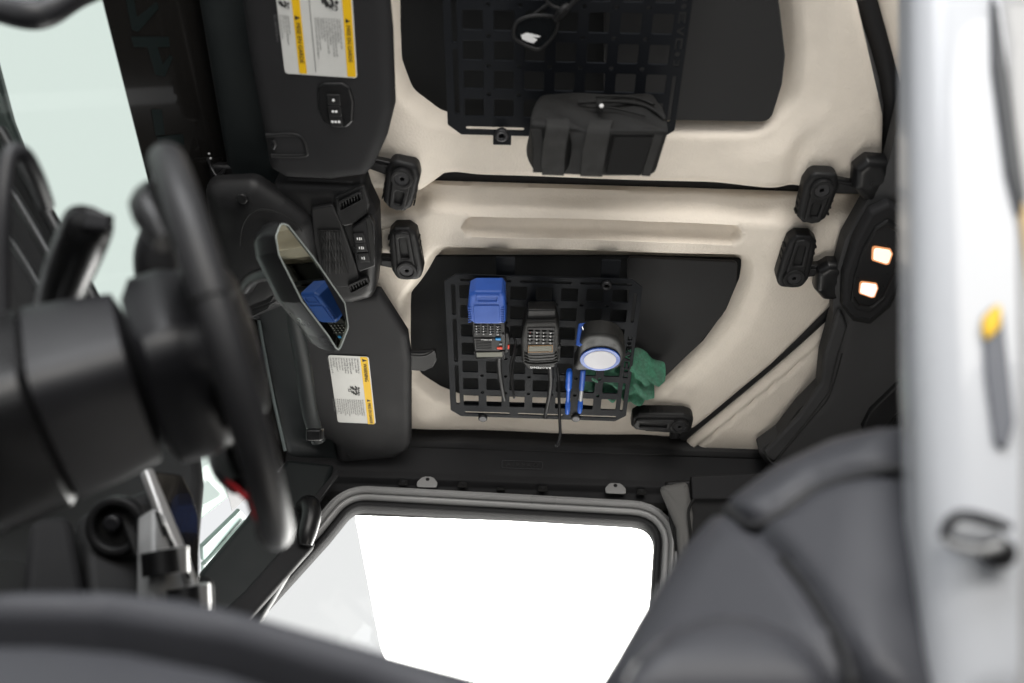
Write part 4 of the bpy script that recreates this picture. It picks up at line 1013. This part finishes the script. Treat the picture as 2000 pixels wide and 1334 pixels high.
FS = ((1690, 830, 1.80), (1690, 760, 1.78), (1800, 830, 1.78))
fsp = FD(1.752)
so = [(1684, 838), (1700, 805), (1760, 745), (1860, 720), (1860, 940), (1720, 900), (1692, 864)]
plate('speaker_bezel', fillet(fsp.P(so), .008, 4), fsp, .02, BLK, spk, holes=[fillet(fsp.P([(1716, 848), (1765, 796), (1850, 770), (1850, 900), (1730, 880)]), .005, 4)[::-1]], bev=.004)
plate('speaker_back', fillet(fsp.P(so), .008, 4), fsp.up(-.012), .006, BLACK, spk, bev=.001)
g0 = fsp.P([(1712, 850), (1768, 790), (1850, 765), (1850, 905), (1728, 884)])
holes = []
V = np.array(g0); lo, hi = V.min(0), V.max(0)
yy = lo[1]
j = 0
while yy < hi[1]:
    xx = lo[0]+(j % 2)*.0028
    while xx < hi[0]:
        if poly_sdf([(xx, yy)], g0)[0] < -.003: holes.append(rrect(.0038, .0038, .0008, xx, yy, 1)[::-1])
        xx += .0056
    yy += .0056; j += 0
plate('speaker_mesh', g0, fsp.up(-.004), .0015, BLK, spk, holes=holes, bev=.0002, seg=0)

# ------------------------------------------------------------------ steering wheel
WC = D(431, 684, .86); AW = math.radians(27)
wn = nrm((math.cos(AW), .0, math.sin(AW)))
fwh = Fr(WC, (0, 1, 0), np.cross(wn, (0, 1, 0)))        # x to the passenger side, y up the wheel, z to the driver
sw = thing('steering_wheel', WC, 'leather steering wheel with red stitched grips and dark spokes, seen edge on', 'steering wheel')
RW = .180
def arc(r, a0, a1, n, z=0, rr=None):
    return [fwh.W(r*math.cos(a), r*math.sin(a), z) for a in np.linspace(a0, a1, n)]
def rim_part(nm, a0, a1, r, mt, n=24): return tube(nm, arc(RW, a0, a1, n), r, mt, sw, sm=1, res=6)
def dg(x): return math.radians(x)
rim_part('rim_lower', dg(180+38), dg(360-38), .0152, LEATHB, 40)
rim_part('rim_grip', dg(-38.5), dg(60.5), .0162, LEATHB, 28)
rim_part('rim_grip', dg(158), dg(218.5), .0162, LEATHB, 28)
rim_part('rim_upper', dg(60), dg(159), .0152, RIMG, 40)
for a in (dg(-38), dg(218), dg(60), dg(158.5)):
    tube('rim_joint', [fwh.W((RW+.0160*math.cos(t))*math.cos(a), (RW+.0160*math.cos(t))*math.sin(a), .0160*math.sin(t)) for t in np.linspace(0, 2*math.pi, 18)[:-1]], .0012, BLACK, sw, sm=1, closed=True)
for a0, a1 in ((dg(-36), dg(58)), (dg(160), dg(216))):
    tube('stitching', [fwh.W((RW-.0145+.0015*(k % 2))*math.cos(t), (RW-.0145)*math.sin(t), -.010+.0025*((k % 2)*2-1)) for k, t in enumerate(np.linspace(a0, a1, 60))], .0026, REDT, sw, sm=1)
tube('thumb_rest', arc(RW-.002, dg(28), dg(64), 12, -.004), [.012, .019, .021, .022, .022, .022, .022, .022, .021, .020, .018, .012], LEATHB, sw, sm=1, res=5)
def cam_side(a, r_, d):
    p_ = fwh.W(r_*math.cos(a), r_*math.sin(a), -.004); return p_+nrm(CP-p_)*d
tube('grip_pad', [D(309, 440, .925), D(303, 495, .935), D(314, 560, .945), D(345, 606, .955)], [.014, .021, .022, .018], LEATHB, sw, res=5)
tube('stitching', [D(351, 530, .90), D(345, 560, .905), D(336, 588, .91), D(322, 612, .915)], [.003, .004, .0045, .006], REDT, sw)
tube('stitching', [D(440, 938, .90), D(462, 955, .90), D(482, 975, .90)], [.002, .003, .0028], REDT, sw)
for a0, a1, d_ in ((22, 48, .0215), (300, 338, .0165)):
    tube('stitching', [cam_side(dg(a0+(a1-a0)*k/24), RW-.004, d_+.0012*(k % 2)) for k in range(25)], .0028, REDT, sw, sm=1)
hub = [(-.075, .030), (-.062, .062), (.062, .062), (.075, .030), (.060, -.045), (.030, -.075), (-.030, -.075), (-.060, -.045)]
pillow('hub_pad', fillet(hub, .02, 5), fwh.up(.012), .022, .045, BLKS, sw, step=.008, back=.03)
for sgn in (-1, 1):
    sp = fillet([(sgn*.055, .034), (sgn*.125, .026), (sgn*.178, .034), (sgn*.178, -.030), (sgn*.125, -.036), (sgn*.055, -.030)], .008, 4)
    plate('spoke', sp, fwh.up(.010), .024, BLKS, sw, bev=.006, seg=3)
    plate('spoke_trim', fillet([(sgn*.080, -.034), (sgn*.150, -.044), (sgn*.168, -.060), (sgn*.150, -.064), (sgn*.085, -.048)], .005, 4), fwh.up(.006), .016, SILV, sw, bev=.004)
    box('switch_pod', fwh.sub(sgn*.125, 0, .016), (.044, .040, .012), BLK, sw, bev=.005)
    tube('shift_grip', [fwh.W(sgn*.150, .052, -.020), fwh.W(sgn*.158, .010, -.026), fwh.W(sgn*.150, -.034, -.020)], [.010, .015, .010], BLKS, sw)
plate('spoke', fillet([(-.030, -.06), (-.022, -.178), (.022, -.178), (.030, -.06)], .008, 4), fwh.up(.004), .018, BLKS, sw, bev=.005)

# ------------------------------------------------------------------ steering column with stalks
scw = thing('steering_column', fwh.W(0, 0, -.15), 'black steering column shroud with two stalks behind the wheel', 'steering column')
def ring_loft(nm, secs, mt, par, closed_ends=True, ang=45, f=None):
    """secs: list of (z, halfw, halfh, cx, cy, power)"""
    f = f or fwh; n = 40; vs = []; fs = []
    for (z, a, b, cx, cy, p) in secs:
        for k in range(n):
            t = 2*math.pi*k/n; c, s_ = math.cos(t), math.sin(t)
            x = a*abs(c)**(2/p)*(1 if c > 0 else -1); y = b*abs(s_)**(2/p)*(1 if s_ > 0 else -1)
            vs.append(f.W(cx+x, cy+y, z))
    for k in range(len(secs)-1):
        for j in range(n): a, b = k*n+j, k*n+(j+1) % n; fs.append((a, b, b+n, a+n))
    fs += [tuple(reversed(range(n))), tuple(range(len(vs)-n, len(vs)))]
    return mesh(nm, vs, fs, I4, mt, par, ang)
SHR = mat('column_shroud', (.011, .011, .0125), .42, .3, 800, var=.06, vscale=8, dist=.0003)
ring_loft('wheel_back', [(.004, .060, .050, 0, -.004, 3), (-.010, .074, .064, 0, -.006, 4), (-.034, .080, .068, 0, -.006, 4.5), (-.060, .078, .066, 0, -.006, 4.5), (-.070, .070, .056, 0, -.006, 3)], SHR, scw)
ring_loft('shroud_collar', [(-.073, .062, .050, 0, -.004, 3), (-.078, .072, .060, .004, -.002, 4.2), (-.112, .075, .064, .004, -.004, 4.6), (-.150, .078, .067, .004, -.006, 4.6), (-.153, .074, .062, .004, -.006, 4.6)], SHR, scw)
ring_loft('shroud', [(-.151, .073, .060, .004, -.006, 4), (-.158, .080, .070, .004, -.008, 4), (-.27, .086, .080, .004, -.016, 3.8), (-.5, .11, .10, 0, -.02, 3)], BLKS, scw)
# turn stalk reaching towards the driver's window, and the lever below
tube('stalk', [D(92, 640, .98), D(112, 588, .93), D(140, 515, .88), D(172, 440, .84), D(180, 422, .835)], [.014, .021, .0235, .0225, .017], BLKS, scw, res=5)
st = FC(186, 424, .815)
plate('stalk_end', fillet([(-.014, -.010), (.011, -.012), (.013, .003), (-.010, .008)], .003, 3), st, .012, SHR, scw, bev=.003)
tube('tilt_lever', [D(0, 742, .84), D(90, 735, .83), (D(160, 732, .82)), D(192, 738, .81)], [.016, .016, .013, .008], BLKS, scw, res=4)

# ------------------------------------------------------------------ dashboard
DASH = mat('dash_soft_trim', (.008, .008, .0085), .6, .4, 700, var=.1, vscale=10, dist=.0004)
db = thing('dashboard', (-.75, .9, 1.1), 'black dashboard with cluster hood, glossy screen edge, knobs and side vent', 'dashboard')
slab3('cluster_hood', [(-60, 160), (0, 230), (60, 330), (130, 450), (200, 590), (230, 640), (180, 760), (-60, 800)], .08, DASH, db, .02, ((0, 230, 1.35), (200, 590, 1.30), (0, 700, 1.15)), .02)
for k, (p, q) in enumerate((((0, 255), (190, 600)), ((-5, 330), (150, 600)), ((-5, 430), (110, 620)))):
    tube('hood_ridge', [D(p[0], p[1], 1.30-.05*k), D((p[0]+q[0])/2+4, (p[1]+q[1])/2, 1.27-.05*k), D(q[0], q[1], 1.24-.05*k)], .010-.002*k, BLKS, db)
tube('cluster_bezel', [D(8, 700, .80), D(2, 560, .80), D(3, 420, .80), D(12, 330, .81), D(26, 296, .82), D(48, 305, .83), D(72, 350, .86), D(90, 400, .9)], [.008]*8, SHR, db)
slab3('dash_top', [(-60, 760), (380, 760), (400, 930), (380, 1180), (-60, 1250)], .10, DASH, db, .02, ((0, 900, 1.35), (380, 900, 1.45), (100, 1180, 1.15)), .02)
# passenger side lower dash, round vent and glovebox
slab3('vent_panel', [(152, 1000), (215, 978), (330, 930), (350, 1000), (345, 1190), (170, 1185)], .06, DASH, db, .015, ((152, 1000, 1.18), (340, 1000, 1.24), (200, 1180, 1.10)), .02)
fvn = FC(222, 1030, 1.14)
v = plate('round_vent', circ(.038, n=32), fvn, .02, BLK, db, holes=[circ(.026, n=32)[::-1]], bev=.004)
plate('vent_knob', circ(.011, -.004, .004, 20), fvn, .014, SHR, v, bev=.004)
plate('vent_well', circ(.030, n=24), fvn, .006, BLACK, v, bev=.001, off=(0, 0, -.014))
slab3('recess', [(235, 1000), (300, 978), (312, 1080), (268, 1092)], .01, BLACK, db, .002, ((152, 1000, 1.13), (340, 1000, 1.19), (200, 1180, 1.05)), .008)
slab3('knee_panel', [(60, 1010), (140, 1000), (175, 1190), (40, 1200)], .05, CHAR, db, .012, ((60, 1000, 1.12), (175, 1000, 1.15), (60, 1180, 1.05)), .02)
# centre screen edge and silver knob cluster seen from the side
slab3('screen', [(300, 918), (356, 926), (376, 965), (390, 1010), (392, 1150), (350, 1090)], .02, GLOSSB, db, .004, ((300, 918, 1.22), (376, 965, 1.26), (392, 1150, 1.16)), .006)
slab3('screen_edge', [(282, 916), (300, 912), (372, 1085), (392, 1148), (378, 1150), (312, 1000)], .014, SILV, db, .004, ((282, 916, 1.16), (300, 916, 1.17), (380, 1150, 1.10)), .004)
slab3('button_bank', [(300, 985), (330, 1010), (362, 1100), (388, 1160), (404, 1215), (300, 1215)], .03, GREYP, db, .006, ((300, 985, 1.13), (380, 1060, 1.16), (310, 1200, 1.05)), .008)
for k in range(4):
    tube('bank_seam', [D(306+k*14, 1000+k*28, 1.125-.01*k), D(322+k*16, 1046+k*28, 1.115-.01*k)], .0022, BLACK, db)
for (x, y, r) in ((324, 1100, .022), (370, 1172, .019)):
    k_ = tube('rotary_knob', [D(x-12, y-24, 1.07), D(x-8, y+22, 1.065)], r, BLKS, db, sm=1, res=6)
    tube('knob_ring', [D(x+14, y-30, 1.082), D(x+16, y+20, 1.078)], r*.8, SILV, db, sm=1, res=6)
dcl = slab3('dash_underside', [(-80, 1080), (420, 1120), (420, 1400), (-80, 1400)], .05, BLACK, db, .01, ((0, 1100, 1.15), (400, 1120, 1.2), (0, 1390, .95)), .02)

# driver-side pillar handle in the top left corner
gh2 = thing('grab_handle', D(100, 10, .95), 'rounded dark handle with a pale upper face in the corner of the windshield, driver side', 'grab handle', 'grab handles on the pillars')
tube('handle_bar', [D(-40, 5, .90), D(10, 22, .90), D(60, 30, .90), D(95, 22, .91), D(150, -10, .93), D(215, -35, .96)], [.012, .013, .014, .014, .013, .012], SHR, gh2, res=5)
tube('handle_base', [D(-40, -30, .93), D(60, -10, .93), D(215, -60, 1.0)], .02, RIMG, gh2)
dap = thing('a_pillar', D(-60, 300, 1.0), 'dark driver-side A pillar trim beyond the cluster hood, at the left edge', 'pillar')
slab3('pillar_trim', [(-400, 60), (-20, 80), (20, 230), (95, 420), (140, 640), (-400, 700)], .03, TEAL, dap, .008, ((-400, 100, 1.4), (0, 100, 1.45), (100, 600, 1.45)), .02)

# ------------------------------------------------------------------ front seats
ds = thing('driver_seat', D(1500, 1300, .7), 'grey leather driver seat with stitched backrest and side bolsters', 'seat')
def soft(nm, pts, three, T, r, mt, par, step=.011, back=.06, extra=None, rf=.02):
    a, b, c = (D(*p) for p in three); f = Fr(a, b-a, c-a)
    if np.dot(f.z, CP-a) < 0: f = Fr(a, b-a, -(c-a))
    lp = fillet(f.P(pts), rf, 5)
    return pillow(nm, lp, f, T, r, mt, par, step=step, back=back, extra=(lambda P: extra(P, f)) if extra else None), f
def seamfn(lines_, w, dpt):
    def g(P, f):
        z = np.zeros(len(P))
        for ln in lines_:
            q = smooth([f.L(*p) for p in ln], 5)
            d = np.full(len(P), 1e9)
            for a, b in zip(q[:-1], q[1:]):
                e = b-a; t = np.clip(((P-a)@e)/(e@e), 0, 1); d = np.minimum(d, np.sqrt(((P-a-np.outer(t, e))**2).sum(1)))
            z -= dpt*np.exp(-(d/w)**2)
        return z
    return g
SEAMS = [[(1400, 1010), (1450, 1050), (1500, 1085), (1560, 1060), (1640, 1010), (1790, 975)], [(1495, 1085), (1560, 1150), (1620, 1230), (1680, 1334), (1700, 1400)]]
bk, fbk_ = soft('backrest', [(1150, 1420), (1210, 1320), (1270, 1215), (1340, 1105), (1420, 1015), (1520, 940), (1640, 885), (1740, 862), (1830, 862), (1830, 1420)], ((1300, 1150, .78), (1760, 1000, .72), (1500, 1330, .66)), .045, .055, LEATH, ds, extra=seamfn(SEAMS, .007, .010), back=.05, step=.007)
soft('shoulder_bolster', [(1180, 1420), (1230, 1322), (1290, 1268), (1380, 1238), (1470, 1245), (1550, 1280), (1600, 1325), (1630, 1420)], ((1300, 1300, .60), (1560, 1300, .60), (1400, 1400, .56)), .035, .035, LEATH, ds, back=.04)
def st3(nm, pts, dt, r, mt):
    tube(nm, [fbk_.W(*fbk_.L(*p), dt) for p in pts], r, mt, ds, sm=6)
for ln in SEAMS: st3('seam_stitch', ln[1:], .036, .0045, LEATHB)
# cushion and its outer bolster in the lower left foreground
soft('cushion_bolster', [(-80, 1188), (60, 1176), (220, 1176), (360, 1190), (480, 1216), (620, 1256), (800, 1306), (960, 1348), (1150, 1420), (900, 1420), (700, 1336), (450, 1262), (200, 1222), (-80, 1216)], ((0, 1200, .62), (500, 1220, .62), (100, 1400, .53)), .016, .018, LEATH, ds, back=.03)
soft('cushion_gap', [(-80, 1205), (200, 1212), (450, 1252), (700, 1325), (900, 1400), (-80, 1420)], ((0, 1200, .68), (500, 1220, .68), (100, 1400, .60)), .004, .01, BLACK, ds, back=.02)
soft('cushion', [(-80, 1280), (100, 1280), (260, 1294), (450, 1334), (600, 1385), (680, 1430), (-80, 1430)], ((0, 1290, .57), (400, 1300, .57), (100, 1400, .52)), .012, .014, LEATH, ds, back=.03)

# ------------------------------------------------------------------ driver side B pillar with striker and label, right foreground
bpz = thing('b_pillar', D(1900, 700, .55), 'white painted driver-side B pillar with a striker loop and a yellow and black label', 'pillar')
TB = ((1790, 0, .78), (2000, 0, .76), (1800, 1334, .60))
a, b, c = (D(*p) for p in TB); fbp = Fr(a, b-a, c-a)
if np.dot(fbp.z, CP-a) < 0: fbp = Fr(a, b-a, -(c-a))
def bpl(nm, pts, T, r, mt, up=0, back=.02, step=.008, rf=.01, extra=None):
    return pillow(nm, fillet(fbp.P(pts), rf, 4), fbp.up(up), T, r, mt, bpz, step=step, back=back, extra=extra)
bpl('outer_skin', [(1772, -80), (1774, 300), (1778, 700), (1790, 1050), (1808, 1420), (2150, 1420), (2150, -80)], .030, .034, WHITE, back=.04,
    extra=lambda P: -.010*np.exp(-((P[:, 0]-fbp.L(1935, 700)[0]-(0))/.012)**2)*0)
bpl('step_flange', [(1900, -80), (1930, 120), (1945, 500), (1950, 900), (1945, 1420), (2160, 1420), (2160, -80)], .010, .012, GREYP, up=.022)
bpl('weatherstrip', [(1913, 40), (1925, 70), (1950, 250), (1975, 430), (1962, 470), (1940, 380), (1915, 180)], .004, .004, mat('dark_slot', (.05, .052, .055), .5), up=.034, step=.004, back=.01)
bpl('weatherstrip', [(1960, 430), (1978, 440), (2000, 560), (2000, 700), (1980, 600)], .003, .003, mat('tan_sealer', (.45, .33, .18), .6), up=.033, step=.004, back=.01)
lbp = bpl('warning_label', [(1894, 648), (1926, 622), (1932, 660), (1952, 850), (1938, 900), (1916, 890), (1900, 760)], .001, .003, mat('slate_label', (.10, .105, .12), .5), up=.034, step=.006, back=.003)
bpl('yellow_tag', [(1892, 658), (1928, 622), (1926, 672), (1896, 704)], .001, .002, YEL, up=.036, step=.006, back=.003)
fst = FC(1900, 1050, .575)
tube('striker', [fst.W(*fst.L(*p), .0) for p in [(1838, 1052), (1852, 1020), (1878, 1004), (1925, 1012), (1972, 1030)]], [.0022, .0028, .003, .003, .003], SCREWM, bpz)
tube('striker', [fst.W(*fst.L(*p), .004) for p in [(1838, 1052), (1870, 1068), (1920, 1072), (1950, 1060)]], [.0022, .003, .003, .003], GREYP, bpz)
pillow('striker_plate', fillet(fst.P([(1855, 1015), (1960, 1018), (1968, 1060), (1925, 1066), (1862, 1058)]), .006, 4), fst.up(-.006), .006, .008, WHITE, bpz, step=.004, back=.008)
pillow('striker_bolt', circ(.010, *fst.L(1955, 1080), 18), fst, .006, .009, SCREWM, bpz, step=.003, back=.01)
# grey trim between seat and pillar (belt guide)
bg_ = thing('seat_belt_trim', D(1740, 1100, .64), 'grey vertical belt trim between driver backrest and white B pillar', 'trim panel')
a, b, c = D(1700, 900, .76), D(1780, 900, .74), D(1720, 1334, .655); f = Fr(a, b-a, c-a)
if np.dot(f.z, CP-a) < 0: f = Fr(a, b-a, -(c-a))
pillow('trim_strip', fillet(f.P([(1748, 840), (1775, 838), (1792, 1000), (1815, 1420), (1690, 1420), (1712, 1200), (1735, 1000)]), .01, 4), f, .014, .016, mat('mid_grey_trim', (.16, .165, .17), .5), bg_, step=.008, back=.02)

# ------------------------------------------------------------------ body shell that encloses the cabin out of sight
vb = thing('vehicle_body', (.2, .88, .6), 'white vehicle body shell enclosing the dark cabin', 'vehicle')
quad('floor_pan', (-1.1, .12, .45), (1.5, .12, .45), (1.5, 1.62, .45), (-1.1, 1.62, .45), BLACK, vb)
quad('bulkhead', (-1.1, .12, .45), (-1.1, 1.62, .45), (-1.08, 1.62, 1.22), (-1.08, .12, 1.22), BLACK, vb)
quad('tail_panel', (1.5, .12, .45), (1.5, 1.62, .45), (1.5, 1.62, 1.9), (1.5, .12, 1.9), BLACK, vb)
quad('rear_side', (.42, .10, .45), (1.5, .10, .45), (1.5, .14, 1.88), (.75, .14, 1.88), BLK, vb)
quad('rear_side', (.34, 1.70, .45), (1.5, 1.70, .45), (1.5, 1.68, 1.88), (.34, 1.68, 1.88), BLK, vb)
quad('door_skin', (-1.1, 1.72, .45), (.34, 1.72, .45), (.34, 1.70, 1.10), (-1.1, 1.70, 1.10), WHITE, vb)

print('N objects', len(bpy.data.objects))
